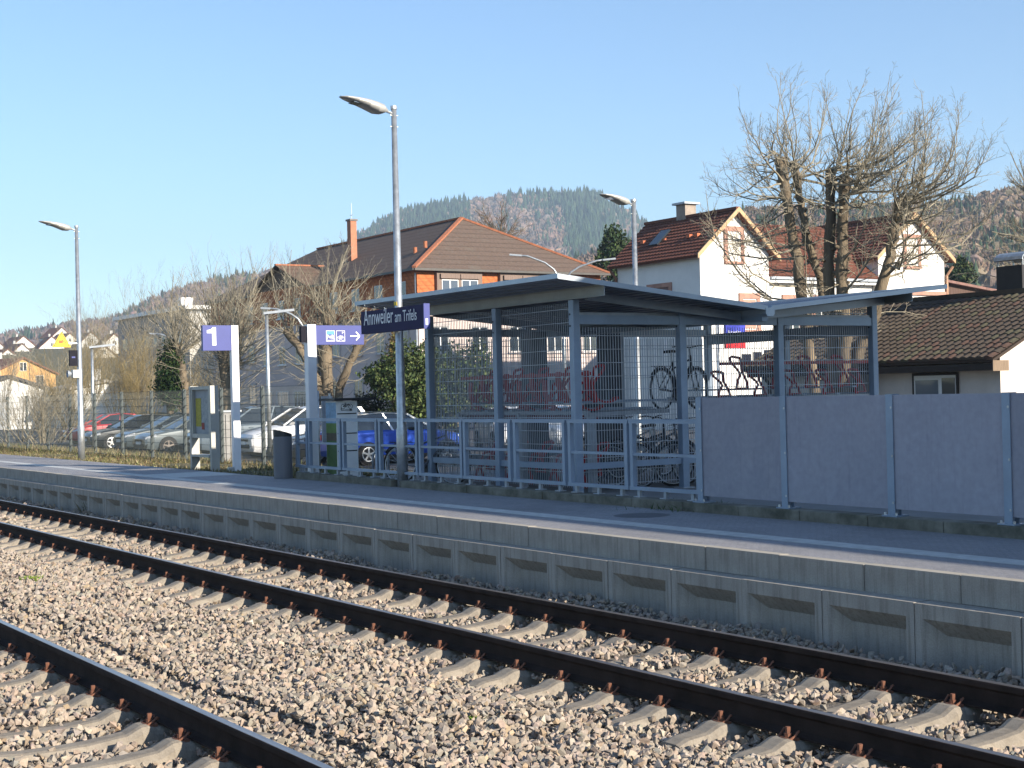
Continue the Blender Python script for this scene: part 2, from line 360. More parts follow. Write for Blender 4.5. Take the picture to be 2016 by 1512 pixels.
def wood(name, H, n, conif, hc, hb, label, tr=(.25, 1.02), browns=BROWNS, greens=GREENS):
    p, t, px = sample_hill(H, n, tr); c = conif(px, t) > rng.uniform(0, 1, n)
    for sel, pro, hh, cols, nm in ((c, CONES, hc, greens, 'conifer_wood'), (~c, BARES, hb, browns, 'bare_wood')):
        m = int(sel.sum())
        if not m: continue
        h = rng.uniform(hh[0], hh[1], m); w = h*rng.uniform(.85, 1.2, m)*(1.0 if pro is CONES else 1.15)
        o = scatter(nm, pro, p[sel] - np.array([0, 0, .5]), rot_mats(m, np.stack([w, w, h], 1), 0), M['leaf'], pal(m, cols)); tag(o, label % ('dark evergreen conifers' if pro is CONES else 'bare brown trees'), 'wood', kind='stuff')
left_prof = [(-900, 703), (-400, 695), (-50, 681), (60, 669), (130, 656), (230, 643), (280, 616), (340, 590), (400, 573), (470, 559), (560, 544), (620, 518), (700, 493), (800, 483), (950, 513), (1100, 573)]
mid_prof = [(480, 614), (600, 559), (660, 512), (700, 482), (740, 454), (800, 428), (850, 417), (900, 408), (945, 405), (960, 405), (975, 398), (1040, 395), (1100, 392), (1160, 390), (1190, 402), (1220, 419), (1250, 440), (1285, 461), (1350, 494), (1450, 534), (1600, 584)]
right_prof = [(1000, 580), (1100, 540), (1200, 502), (1290, 470), (1340, 456), (1380, 441), (1460, 429), (1600, 424), (1750, 420), (1850, 419), (1900, 408), (1960, 395), (2016, 386), (2200, 355), (2600, 320), (3100, 310)]
Hm = hill('mountain', mid_prof, 1900, .45, .8, 90, 3, None)
Hl = hill('hillside_left', left_prof, 1250, .45, .8, 110, 4, None)
Hr = hill('hillside_right', right_prof, 640, .42, .9, 120, 5, None)
wood('mountain_wood', Hm, 10000, lambda px, t: np.where((px > 925) & (px < 990) & (t > .72), 0., np.clip(.78 + .22*np.sin(px*.021+t*3) - .9*np.clip((.62-t)*3, 0, 1) - .55*((px > 1000) & (px < 1110) & (t < .9)), .03, .97)), (13, 21), (11, 16), '%s covering the domed mountain behind the houses', (.35, 1.03))
wood('left_wood', Hl, 8000, lambda px, t: np.clip(.06 + .25*np.sin(px*.03)*np.sin(t*9), 0, .6), (10, 16), (8, 13), '%s on the low hillside sloping down to the village', (.3, 1.02), [(.15, .11, .10), (.19, .13, .11), (.16, .125, .12)])
wood('right_wood', Hr, 14500, lambda px, t: np.clip(.10 + .42*np.sin(px*.019+1)*np.sin(t*11+px*.01), 0, .6), (5.5, 9), (4.5, 7.2), '%s on the near hillside behind the white house', (.42, 1.02), [(.185, .135, .10), (.21, .15, .11), (.155, .12, .092), (.22, .15, .10)])
# gentle rise the village stands on
vs = MB(); cols_ = np.linspace(-500, 620, 24); rr_ = [170, 210, 260, 320, 400, 520]; zz_ = [-.05, 1.5, 5, 9.5, 15, 21]
vr = [[(ray(px, 700).x/math.hypot(ray(px, 700).x, ray(px, 700).y)*r, ray(px, 700).y/math.hypot(ray(px, 700).x, ray(px, 700).y)*r, z*(1 if px < 350 else max(.2, (620-px)/270))) for px in cols_] for r, z in zip(rr_, zz_)]
for a, b_ in zip(vr, vr[1:]):
    for i in range(len(cols_)-1): vs.quad(a[i], a[i+1], b_[i+1], b_[i])
vs.build('village_slope', M['soil'], kind='structure', smooth=True)

# ------------------------------------------------------------------ ballast bed and tracks
YC1, YC2, HG = 7.218, 2.745, .7535
SL1 = [4 - .6*k + .03 for k in range(84)]; SL2 = [4.1 - .6*k for k in range(36)]
OFFS = 16.3173 % .6
SL1 = [-(OFFS + .6*k) + 4.8 for k in range(90)]
def bedz(x, y): return -.262 + .022*math.sin(x*.9+y*2.1) + .02*math.sin(x*2.3-y*1.7) + (.045 if 4.25 < y < 5.75 else 0) + float(np.interp(y, [8.0, 8.25, 8.75], [0, .06, .13]))
bd = MB(); ys = [-1.2, .2, 1.2, 2, 2.8, 3.6, 4.2, 4.6, 5., 5.4, 5.8, 6.2, 6.8, 7.4, 8., 8.4, 8.75]; xs = [12 - .5*i for i in range(150)] + [-80, -130]
rw = [[(x, y, bedz(x, y)) for y in ys] for x in xs]
for a, b_ in zip(rw, rw[1:]):
    for i in range(len(ys)-1): bd.quad(a[i], a[i+1], b_[i+1], b_[i])
bd.build('ballast_bed', M['ballastbed'], kind='structure', smooth=True)
# loose crushed stone, finer near the camera
def stones(lo, hi, sp, r0, r1, lift):
    x = np.arange(-50, 3, sp); y = np.arange(.6, 8.72, sp); X, Y = np.meshgrid(x, y); X = X.ravel() + rng.uniform(-.5, .5, X.size)*sp; Y = Y.ravel() + rng.uniform(-.5, .5, Y.size)*sp
    dx, dy, dz = X*fw2.x + Y*fw2.y - 2.2*fw2.z, X*rt3.x + Y*rt3.y - 2.2*rt3.z, X*up3.x + Y*up3.y - 2.2*up3.z
    px, py = 1008 + F*dy/dx, 756 - F*dz/dx; ok = (dx > lo) & (dx <= hi) & (px > -300) & (px < 2320) & (py < 1720)
    low_ = np.zeros(len(X), bool)
    for yc, sl in ((YC1, SL1), (YC2, SL2)):
        near = np.min(np.abs(X[:, None] - np.array(sl)[None]), 1); d = np.abs(Y - yc)
        top = (near < .145) & (d < 1.30); thin = rng.uniform(0, 1, len(X)); end = d > 1.0
        ok &= ~(top & ~(end & (thin < .5)) & (thin > .09)); low_ |= np.abs(d - HG) < .105
    X, Y, low_ = X[ok], Y[ok], low_[ok]; Z = np.array([bedz(a, b) for a, b in zip(X, Y)]) + rng.uniform(lift[0], lift[1], len(X))*np.where(low_, .3, 1); Z = np.where(low_, -.216 + rng.uniform(-.008, .008, len(X)), Z)
    n = len(X); s = np.where(low_, .7, 1)*rng.uniform(r0, r1, n)*np.where(rng.uniform(0, 1, n) < .12, 1.3, 1.); s3 = s[:, None]*np.stack([rng.uniform(.9, 1.35, n), rng.uniform(.75, 1.1, n), rng.uniform(.6, .95, n)], 1)
    return np.stack([X, Y, Z], 1), rot_mats(n, s3)
parts_ = [stones(0, 13, .047, .022, .037, (.0, .03)), stones(0, 13, .078, .027, .045, (.018, .045)), stones(13, 24, .060, .028, .046, (.0, .04)), stones(24, 60, .10, .045, .065, (-.01, .03))]
pts = np.concatenate([p for p, _ in parts_]); mts = np.concatenate([m for _, m in parts_])
cs = pal(len(pts), [(.36, .31, .265), (.39, .335, .285), (.34, .305, .265), (.37, .315, .27), (.31, .28, .245), (.40, .335, .285), (.35, .28, .235), (.30, .275, .25), (.42, .37, .32), (.38, .325, .275), (.35, .30, .26), (.36, .30, .25), (.35, .305, .26), (.38, .30, .22), (.27, .25, .225)], .11, .018)*np.array([.97, .935, .885]); dr_ = np.min(np.abs(pts[:, 1][:, None] - np.array([YC1-HG, YC1+HG, YC2-HG, YC2+HG])[None]), 1); k_ = (np.clip(1-dr_/.42, 0, 1)*rng.uniform(.2, 1, len(pts)))[:, None]; cs = cs*(1-k_*np.array([.22, .36, .48]))
o = scatter('ballast_stones', [hull_proto(int(rng.integers(8, 12)), (1, 1, .85)) for _ in range(14)], pts, mts, M['stone'], cs); tag(o, 'loose beige and grey crushed stone filling the track bed', 'ballast', kind='stuff')
print('stones', len(pts))

def rail_profile():
    h = [(.075, -.172), (.075, -.161), (.035, -.150), (.012, -.138), (.0085, -.10), (.0095, -.058), (.030, -.046), (.036, -.038), (.0362, -.010), (.031, -.002), (.022, 0)]
    return h + [(-a, b) for a, b in reversed(h)]
SLV = MB(); yy = [-1.30, -1.22, -1.05, -.95, -.905, -.86, -.65, -.60, -.555, -.46, -.2, 0, .2, .46, .555, .60, .65, .86, .905, .95, 1.05, 1.22, 1.30]
def sl_top(a):
    a = abs(a); return float(np.interp(a, [0, .25, .46, .545, .585, .62, .655, .85, .88, .92, .965, 1.05, 1.3], [-.232, -.228, -.205, -.163, -.155, -.162, -.181, -.181, -.162, -.155, -.165, -.20, -.222]))
secs = []
for y in yy:
    t = sl_top(y); e = .02 if abs(y) > 1.29 else 0
    secs.append([(-.15, y, -.42), (-.118, y, t-.045), (-.085, y, t-.008-e), (-.05, y, t-e), (.05, y, t-e), (.085, y, t-.008-e), (.118, y, t-.045), (.15, y, -.42)])
for a, b_ in zip(secs, secs[1:]):
    n = len(SLV.v); SLV.v += a + b_; SLV.f += [(n+i, n+i+1, n+8+i+1, n+8+i) for i in range(7)]
SLV.poly(secs[0]); SLV.poly(secs[-1]); SLM = SLV.mesh('sleeper', M['sleeper'], smooth=False)
fb = MB()   # spring clip with its coach screw, on the camera side of a rail (rail centre at y = 0)
fb.tube([(.052, -.150, -.165), (.060, -.115, -.148), (.062, -.085, -.120), (.047, -.066, -.128), (.028, -.072, -.140)], .0075, 6)
fb.tube([(-.052, -.150, -.165), (-.060, -.115, -.148), (-.062, -.085, -.120), (-.047, -.066, -.128), (-.028, -.072, -.140)], .0075, 6)
fb.tube([(-.052, -.150, -.165), (-.02, -.158, -.160), (.02, -.158, -.160), (.052, -.150, -.165)], .0075, 6)
fb.cyl((0, -.115, -.178), (0, -.115, -.136), .024, 8).cyl((0, -.115, -.136), (0, -.115, -.098), .0165, 6); fb.box(-.06, .06, -.145, -.078, -.182, -.163)
FBM = fb.mesh('rail_clip', M['rust'])
def track(name, yc, xsl, label, x0, x1):
    t = thing(name, label, 'railway track', (0, yc, 0), 'railway tracks')
    for s in (-1, 1):
        pr = [(x1, yc + s*HG + a, b_) for a, b_ in rail_profile()]; r = MB().prism(pr, (x0 - x1, 0, 0)).build('rail', M['rail'], t)
        MB().box(x0, x1, yc+s*HG-.026, yc+s*HG+.026, -.002, .0012).build('running_surface', M['railtop'], r)
    for x in xsl:
        s = obj('sleeper', SLM, t, (x + random.uniform(-.012, .012), random.uniform(-.01, .01), random.uniform(-.006, .004)), (0, 0, random.uniform(-.008, .008)))
        for q in (-1, 1): obj('rail_clip', FBM, s, (random.uniform(-.01, .01), q*HG, 0))
    return t
track('railway_track', YC1, SL1, 'railway track with rusty rails running right along the platform wall', -130, 14)
track('railway_track', YC2, SL2, 'nearer railway track crossing the bottom left corner of the picture', -130, 14)

# ------------------------------------------------------------------ platform
PZ, PE, KY = .528, 8.898, 11.30
MB().box(-130, 14, PE+.12, KY+.23, -.55, .31).build('platform_core', M['wall_conc'], kind='structure')
pf = MB().box(-130, 14, PE+.122, KY+.05, .25, PZ).build('platform', M['paver'], kind='structure')
MB().box(-130, 14, 9.735, 9.985, PZ-.01, PZ+.004).build('white_safety_line', pm('worn_white_line', (.50, .50, .48), .8, 0, .15, 8, .4, 150), pf)
MB().box(-28.6, -26.9, 10.0, 11.28, PZ-.01, PZ+.004).build('tactile_field', pm('pale_tactile_paving', (.48, .48, .46), .8, 0, .12, 8, .4, 90), pf)
for i in range(3): MB().box(-14.6-.25*i, -14.4-.25*i, 10.3, 10.9, PZ-.01, PZ+.002) if False else None
mh = MB().lathe([(0, .0035), (.27, .0035), (.30, .003), (.33, .001)], (-13.55, 10.62, PZ), 28); mh.build('manhole_cover', pm('iron_cover', (.13, .13, .14), .6, .3, .3, 60, .6, 90), pf)
cop = MB().box(.004, .996, PE, PE+.116, .315, PZ); COPM = cop.mesh('coping_block', M['concrete'])
cpt = MB().box(.006, .994, PE+.004, PE+.110, PZ-.01, PZ+.003).mesh('coping_surface', M['copetop'])
we = MB(); a, b_, dp = .085, .915, .13; f = PE - .175
X0, X1, zt, zb = .004, .996, .312, -.5; rx0, rx1, rz = .21, .83, .07
we.quad((X0, f, zt), (X1, f, zt), (X1, PE+.14, zt+.006), (X0, PE+.14, zt+.006))
we.quad((X0, f, .20), (X1, f, .20), (X1, f, zt), (X0, f, zt))
we.quad((X0, f, zb), (a, f, zb), (a, f, .20), (X0, f, .20)); we.quad((b_, f, zb), (X1, f, zb), (X1, f, .20), (b_, f, .20))
we.quad((a, f, .20), (b_, f, .20), (rx1, f+dp, rz), (rx0, f+dp, rz)); we.quad((rx0, f+dp, zb), (rx1, f+dp, zb), (rx1, f+dp, rz), (rx0, f+dp, rz))
we.quad((a, f, zb), (rx0, f+dp, zb), (rx0, f+dp, rz), (a, f, .20)); we.quad((b_, f, zb), (rx1, f+dp, zb), (rx1, f+dp, rz), (b_, f, .20))
we.quad((X0, f, zb), (X0, f, zt), (X0, PE+.1, zt), (X0, PE+.1, zb)); we.quad((X1, f, zb), (X1, f, zt), (X1, PE+.1, zt), (X1, PE+.1, zb))
WEM = we.mesh('wall_element', M['wall_conc'])
JX = -7.506
for k in range(-4, 44):
    x = JX - k*.973; xs_ = .973
    c = obj('coping_block', COPM, pf, (x, random.uniform(-.004, .004), random.uniform(-.003, .003))); c.scale.x = xs_
    s = obj('coping_surface', cpt, c)
    w = obj('wall_element', WEM, pf, (x - .30, random.uniform(-.006, .006), random.uniform(-.004, .002))); w.scale.x = xs_
MB().box(-130, JX-43.1*.973, PE, PE+.37, .0, PZ-.001).build('far_platform_edge', M['concrete'], pf)

# ------------------------------------------------------------------ kerb, railing, screen fence
KZ = .64
kb = thing('kerb', 'low mossy concrete kerb along the back of the platform', 'kerb', (-15, KY, PZ))
for k in range(32):
    x = -24.42 + k*.98
    if -21.6 < x < -20.7: continue
    MB().box(x+.004, x+.975, KY + random.uniform(-.006, .006), KY+.225, PZ-.05, KZ + random.uniform(-.006, .006)).build('kerb_block', M['kerb'], kb, bevel=.008)
MB().box(-21.55, -20.86, KY, KY+.225, PZ-.05, KZ-.004).build('kerb_block', M['kerb'], kb, bevel=.008)
MB().box(-20.58, -20.44, KY, KY+.225, PZ-.05, KZ-.004).build('kerb_block', M['kerb'], kb, bevel=.008)
RY = 11.46
rl = thing('platform_railing', 'blue-grey steel railing of bolted frames in front of the bicycle shelter', 'railing', (-19, RY, KZ))
def px2x(px, Y, py=880): return atY(px, py, Y).x
for a, b_ in ((586, 606), (611, 671), (678, 743), (750, 822), (829, 910), (917, 1005), (1016, 1112), (1124, 1235), (1246, 1376)):
    x0, x1 = px2x(a, RY), px2x(b_, RY)
    for x in (x0, x1): MB().box(x-.03, x+.03, RY-.03, RY+.03, KZ+.13, 1.56).build('post', M['paintblue'], rl)
    MB().box(x0-.045, x1+.045, RY-.032, RY+.032, 1.56, 1.595).build('top_rail', M['paintblue'], rl)
    MB().box(x0+.031, x1-.031, RY-.022, RY+.022, 1.155, 1.19).build('mid_rail', M['paintblue'], rl)
    MB().box(x0-.045, x1+.045, RY-.034, RY+.034, KZ+.085, KZ+.13).build('bottom_rail', M['paintblue'], rl)
    for x in (x0 + .12, (x0+x1)/2, x1 - .12):
        MB().box(x-.025, x+.025, RY-.02, RY+.02, KZ+.012, KZ+.085).box(x-.06, x+.06, RY-.055, RY+.055, KZ, KZ+.012).build('foot', M['galvd'], rl)
MB().box(px2x(586, RY)-.05, px2x(1376, RY)+.05, RY-.014, RY+.014, 1.596, 1.612).build('handrail', M['paintblue'], rl)
scn = thing('screen_fence', 'fence of tall plain grey panels between galvanised posts at the platform back', 'fence', (-10, RY, KZ))
PXS = [px2x(p, RY, 880) for p in (1386, 1552, 1762, 1992)]
while PXS[-1] < 9: PXS.append(PXS[-1] + 1.5)
for i, x in enumerate(PXS):
    post = MB().box(x-.045, x+.045, RY-.075, RY-.066, KZ, 1.875).box(x-.006, x+.006, RY-.066, RY+.02, KZ, 1.875).box(x-.045, x+.045, RY+.02, RY+.03, KZ, 1.875).box(x-.1, x+.1, RY-.11, RY+.07, KZ-.003, KZ+.014)
    p_ = post.build('post', M['paintblue'], scn)
    for z in (.78, 1.25, 1.74): MB().cyl((x+.03, RY-.082, z), (x+.03, RY-.066, z), .013, 6).build('bolt', M['galv'], p_)
    for q in (-1, 1): MB().cyl((x+q*.075, RY-.085, KZ+.014), (x+q*.075, RY-.085, KZ+.04), .012, 6).build('anchor_bolt', M['galv'], p_)
    if i+1 < len(PXS): MB().box(x+.008, PXS[i+1]-.008, RY-.06, RY-.045, KZ+.075, 1.868).build('screen_panel', PANELS[(i*5+1) % 3], scn)

# ------------------------------------------------------------------ bicycle shelter
SX, SX1, SX2, SY, SB = -17.58, -19.67, -21.80, 12.62, 18.80
SYS = [12.62, 14.62, 16.65, 18.80]; GZ = .46; EX0, EX1 = -22.85, -16.77; EY0, VY, EY1 = 11.78, 15.71, 19.72; EZ, VZ = 3.60, 3.20
sh = thing('bicycle_shelter', 'open steel bicycle shelter with butterfly roof and wire mesh walls', 'bicycle shelter', (-19.7, 15.7, GZ))
rz_ = lambda y: VZ + (EZ-VZ)*abs(y-VY)/(VY-EY0)
posts = [(SX, y) for y in SYS] + [(SX1, SYS[0]), (SX2, SYS[0])] + [(SX2, y) for y in SYS[1:]] + [(SX1, SYS[3])]
for x, y in posts:
    zt = min(rz_(y) - .17, 3.31) if y not in (SYS[0], SYS[3]) else 3.31
    p_ = MB().box(x-.06, x+.06, y-.06, y+.06, GZ, zt).build('post', M['paintblue'], sh, bevel=.008)
    MB().box(x-.11, x+.11, y-.11, y+.11, GZ, GZ+.015).build('base_plate', M['galvd'], p_)
    for z in (2.93, 3.1): MB().cyl((x-.02, y-.067, z), (x-.02, y-.06, z), .016, 6).build('bolt', M['black'], p_)
def cbeam(x0, x1, y, z0, z1, nm='front_beam'):
    MB().box(x0, x1, y-.012, y+.004, z0, z1).box(x0, x1, y-.05, y-.012, z0, z0+.012).box(x0, x1, y-.05, y-.012, z1-.012, z1).build(nm, pm('warm_grey_beam_paint', (.30, .30, .29), .45, .2, .1), sh)
cbeam(EX0+.35, EX1-.01, SY-.03, 3.315, 3.475); cbeam(EX0+.35, EX1-.01, SB+.10, 3.315, 3.475, 'back_beam')
MB().box(EX0+.3, EX1-.1, VY-.06, VY+.06, 2.98, 3.10).build('valley_beam', M['paintblue'], sh)
for a, b_ in zip(SYS, SYS[1:]):
    MB().box(SX-.045, SX+.045, a+.062, b_-.062, 2.955, 3.09).build('side_beam', M['paintblue'], sh); MB().box(SX-.02, SX+.02, a+.062, b_-.062, 3.092, 3.13).build('cable_rail', M['galvd'], sh)
    MB().box(SX-.03, SX+.03, a+.062, b_-.062, .83, .92).build('lower_rail', M['paintblue'], sh)
    MB().box(SX2-.045, SX2+.045, a+.062, b_-.062, 2.955, 3.09).build('side_beam', M['paintblue'], sh); MB().box(SX2-.03, SX2+.03, a+.062, b_-.062, .83, .92).build('lower_rail', M['paintblue'], sh)
for a, b_ in ((SX2, SX1), (SX1, SX)):
    MB().box(a+.062, b_-.062, SY-.03, SY+.03, .83, .92).build('lower_rail', M['paintblue'], sh)
    MB().box(a+.062, b_-.062, SB-.05, SB+.05, 2.80, 3.0).build('back_beam', M['paintblue'], sh)
def corrugated(y0, z0, y1, z1):
    m = MB(); n = 20; per = (y1-y0)/n; pts = []
    for i in range(n):
        for t, dz in ((0, 0), (.25, 0), (.4, .035), (.65, .035), (.8, 0)):
            y = y0 + per*(i+t); pts.append((y, z0 + (z1-z0)*(y-y0)/(y1-y0) + dz))
    pts.append((y1, z1))
    for (ya, za), (yb, zb_) in zip(pts, pts[1:]):
        m.quad((EX0+.02, ya, za), (EX1-.02, ya, za), (EX1-.02, yb, zb_), (EX0+.02, yb, zb_)); m.quad((EX0+.02, ya, za+.004), (EX1-.02, ya, za+.004), (EX1-.02, yb, zb_+.004), (EX0+.02, yb, zb_+.004))
    return m
corrugated(EY0+.02, EZ-.045, VY-.05, VZ-.045).build('front_roof_sheet', M['roofsheet'], sh); corrugated(VY+.05, VZ-.045, EY1-.02, EZ-.045).build('back_roof_sheet', M['roofsheet'], sh)
for x in (EX0, EX1):
    MB().prism([(x-.012, EY0, EZ-.06), (x-.012, VY-.04, VZ-.06), (x-.012, VY-.04, VZ+.012), (x-.012, EY0, EZ+.012)], (.024, 0, 0)).build('verge_trim', M['fascia'], sh)
    MB().prism([(x-.012, VY+.04, VZ-.06), (x-.012, EY1, EZ-.06), (x-.012, EY1, EZ+.012), (x-.012, VY+.04, VZ+.012)], (.024, 0, 0)).build('verge_trim', M['fascia'], sh)
MB().box(EX0-.012, EX1+.012, EY0-.014, EY0, EZ-.055, EZ+.014).build('front_eave_trim', M['fascia'], sh); MB().box(EX0-.012, EX1+.012, EY1, EY1+.014, EZ-.055, EZ+.014).build('back_eave_trim', M['fascia'], sh)
gt = MB(); gp = [(VY-.09, VZ-.02), (VY-.09, VZ-.11), (VY-.06, VZ-.15), (VY+.06, VZ-.15), (VY+.09, VZ-.11), (VY+.09, VZ-.02)]
gt.prism([(EX1+.02, y, z) for y, z in gp], (EX0-EX1-.04, 0, 0)).build('gutter', M['fascia'], sh)
for x in (SX+.25, SX1, SX2+.1):     # rafters under the roof
    for ya, za, yb, zb_ in ((SY+.05, rz_(SY)-.12, VY-.1, VZ-.09), (VY+.1, VZ-.09, SB, rz_(SB)-.12)): MB().bar((x, ya, za-.04), (x, yb, zb_-.04), .06, .12).build('rafter', M['roofsheet'], sh)
def mesh_panel(parent, p0, p1, z0, z1, name='mesh_panel', vs=.05, hs=.2, rv=.0040, rh=.0054, mat=None):
    m = MB(); p0, p1 = Vector(p0), Vector(p1); L = (p1-p0).length; d = (p1-p0)/L; n = int(L/vs); nr = Vector((-d.y, d.x, 0))
    for i in range(n+1):
        q = p0 + d*(vs*i + (L-n*vs)/2); m.bar((q.x, q.y, z0), (q.x, q.y, z1), rv*2, rv*2)
    k = int((z1-z0)/hs)
    for i in range(k+1):
        z = z0 + .03 + i*hs
        for sgn in (-1, 1): o_ = nr*sgn*(rv+rh*.8); m.bar((p0.x+o_.x, p0.y+o_.y, z), (p1.x+o_.x, p1.y+o_.y, z), rh*2, rh*1.6)
    return m.build(name, mat or M['wire'], parent, kind='stuff')
for a, b_ in ((SX2, SX1), (SX1, SX)): mesh_panel(sh, (a+.07, SY+.035, 0), (b_-.07, SY+.035, 0), .56, 3.28)
for a, b_ in zip(SYS, SYS[1:]):
    mesh_panel(sh, (SX-.035, a+.07, 0), (SX-.035, b_-.07, 0), .56, 2.92 if b_ < 18 else 2.95); mesh_panel(sh, (SX2+.035, a+.07, 0), (SX2+.035, b_-.07, 0), .56, 2.92)
mesh_panel(sh, (SX-.035, SYS[2]+.07, 0), (SX-.035, SYS[3]-.07, 0), 3.13, 3.27, 'gable_mesh')

# ------------------------------------------------------------------ bicycle racks and bicycles
def holder(parent, x, y, z, along, tall, k=0):
    """hourglass wheel holder of bent red tube; along = unit vector of the parked wheel"""
    u = Vector(along); w = Vector((-u.y, u.x, 0)); b = Vector((x, y, z)); m = MB()
    for s in (-1, 1):
        P = [b + w*s*.13, b + w*s*.10 + Vector((0, 0, tall*.25)), b + w*s*.035 + Vector((0, 0, tall*.45)), b + w*s*.04 + Vector((0, 0, tall*.6)) + u*.05, b + w*s*.11 + Vector((0, 0, tall*.85)) + u*.14, b + w*s*.12 + Vector((0, 0, tall)) + u*.17]
        m.tube(P, 0.022, 6)
    m.tube([b + w*.12 + Vector((0, 0, tall)) + u*.17, b + u*.24 + Vector((0, 0, tall*1.05)), b - w*.12 + Vector((0, 0, tall)) + u*.17], 0.022, 6)
    m.tube([b - w*.13, b + w*.13], 0.022, 6); return m.build('wheel_holder', M['red'], parent)
def rack(name, label, p0, p1, along, n, zt, trough=False):
    r = thing(name, label, 'bicycle rack', (p0[0], p0[1], GZ), 'two-tier bicycle racks'); p0, p1, u = Vector((*p0, 0)), Vector((*p1, 0)), Vector(along); d = (p1-p0).normalized()
    for t in (0, .5, 1):
        q = p0.lerp(p1, t); MB().box(q.x-.05, q.x+.05, q.y-.05, q.y+.05, GZ, zt).build('upright', M['galvd'], r); MB().bar(q - u*.1 + Vector((0, 0, zt)), q + u*1.5 + Vector((0, 0, zt+.02)), .06, .06).build('arm', M['galvd'], r)
    for z, off in ((zt+.03, -.05), (zt+.03, 1.45), (zt+.62, 0)): MB().bar(p0 + u*off + Vector((0, 0, z)), p1 + u*off + Vector((0, 0, z)), .05, .05).build('cross_bar', M['galvd'] if off else M['red'], r)
    for i in range(n):
        q = p0.lerp(p1, (i+.5)/n); hz = zt + .07 + (.12 if i % 2 else 0)
        MB().bar(q - u*.1 + Vector((0, 0, hz)), q + u*1.6 + Vector((0, 0, hz)), .09, .03).build('wheel_tray', M['paintblue'], r)
        holder(r, q.x + u.x*.15, q.y + u.y*.15, hz+.01, along, .52 if i % 2 else .40); holder(r, q.x + u.x*.2, q.y + u.y*.2, GZ+.05 + (.2 if i % 2 else 0), along, .45)
    if trough:
        for i in range(n):
            q = p0.lerp(p1, (i+.5)/n); c = q + u*.42 + Vector((0, 0, zt + .42 + (.12 if i % 2 else 0))); m = MB(); w = Vector((-u.y, u.x, 0))
            arc = [c + u*(-.36*math.cos(a)) + Vector((0, 0, -.36*math.sin(a))) for a in np.linspace(-.35, 2.2, 11)]
            for a, b_ in zip(arc, arc[1:]): m.bar(a, b_, .11, .03, w.cross(b_-a))
            m.build('wheel_trough', M['red'], r)
        MB().bar(p0 + u*.1 + Vector((0, 0, zt-.06)), p1 + u*.1 + Vector((0, 0, zt-.06)), .1, .1).build('base_beam', pm('dark_red_paint', (.16, .012, .014), .5), r)
    return r
rack('bicycle_rack', 'two-tier rack with red wheel holders at the front left inside the shelter', (-21.65, 13.15), (-17.95, 13.15), (0, 1, 0), 10, 1.62, True)
rack('bicycle_rack', 'two-tier rack with red wheel holders behind the shelter side above the grey panels', (-18.6, 16.3), (-18.6, 19.9), (-1, 0, 0), 9, 1.75)
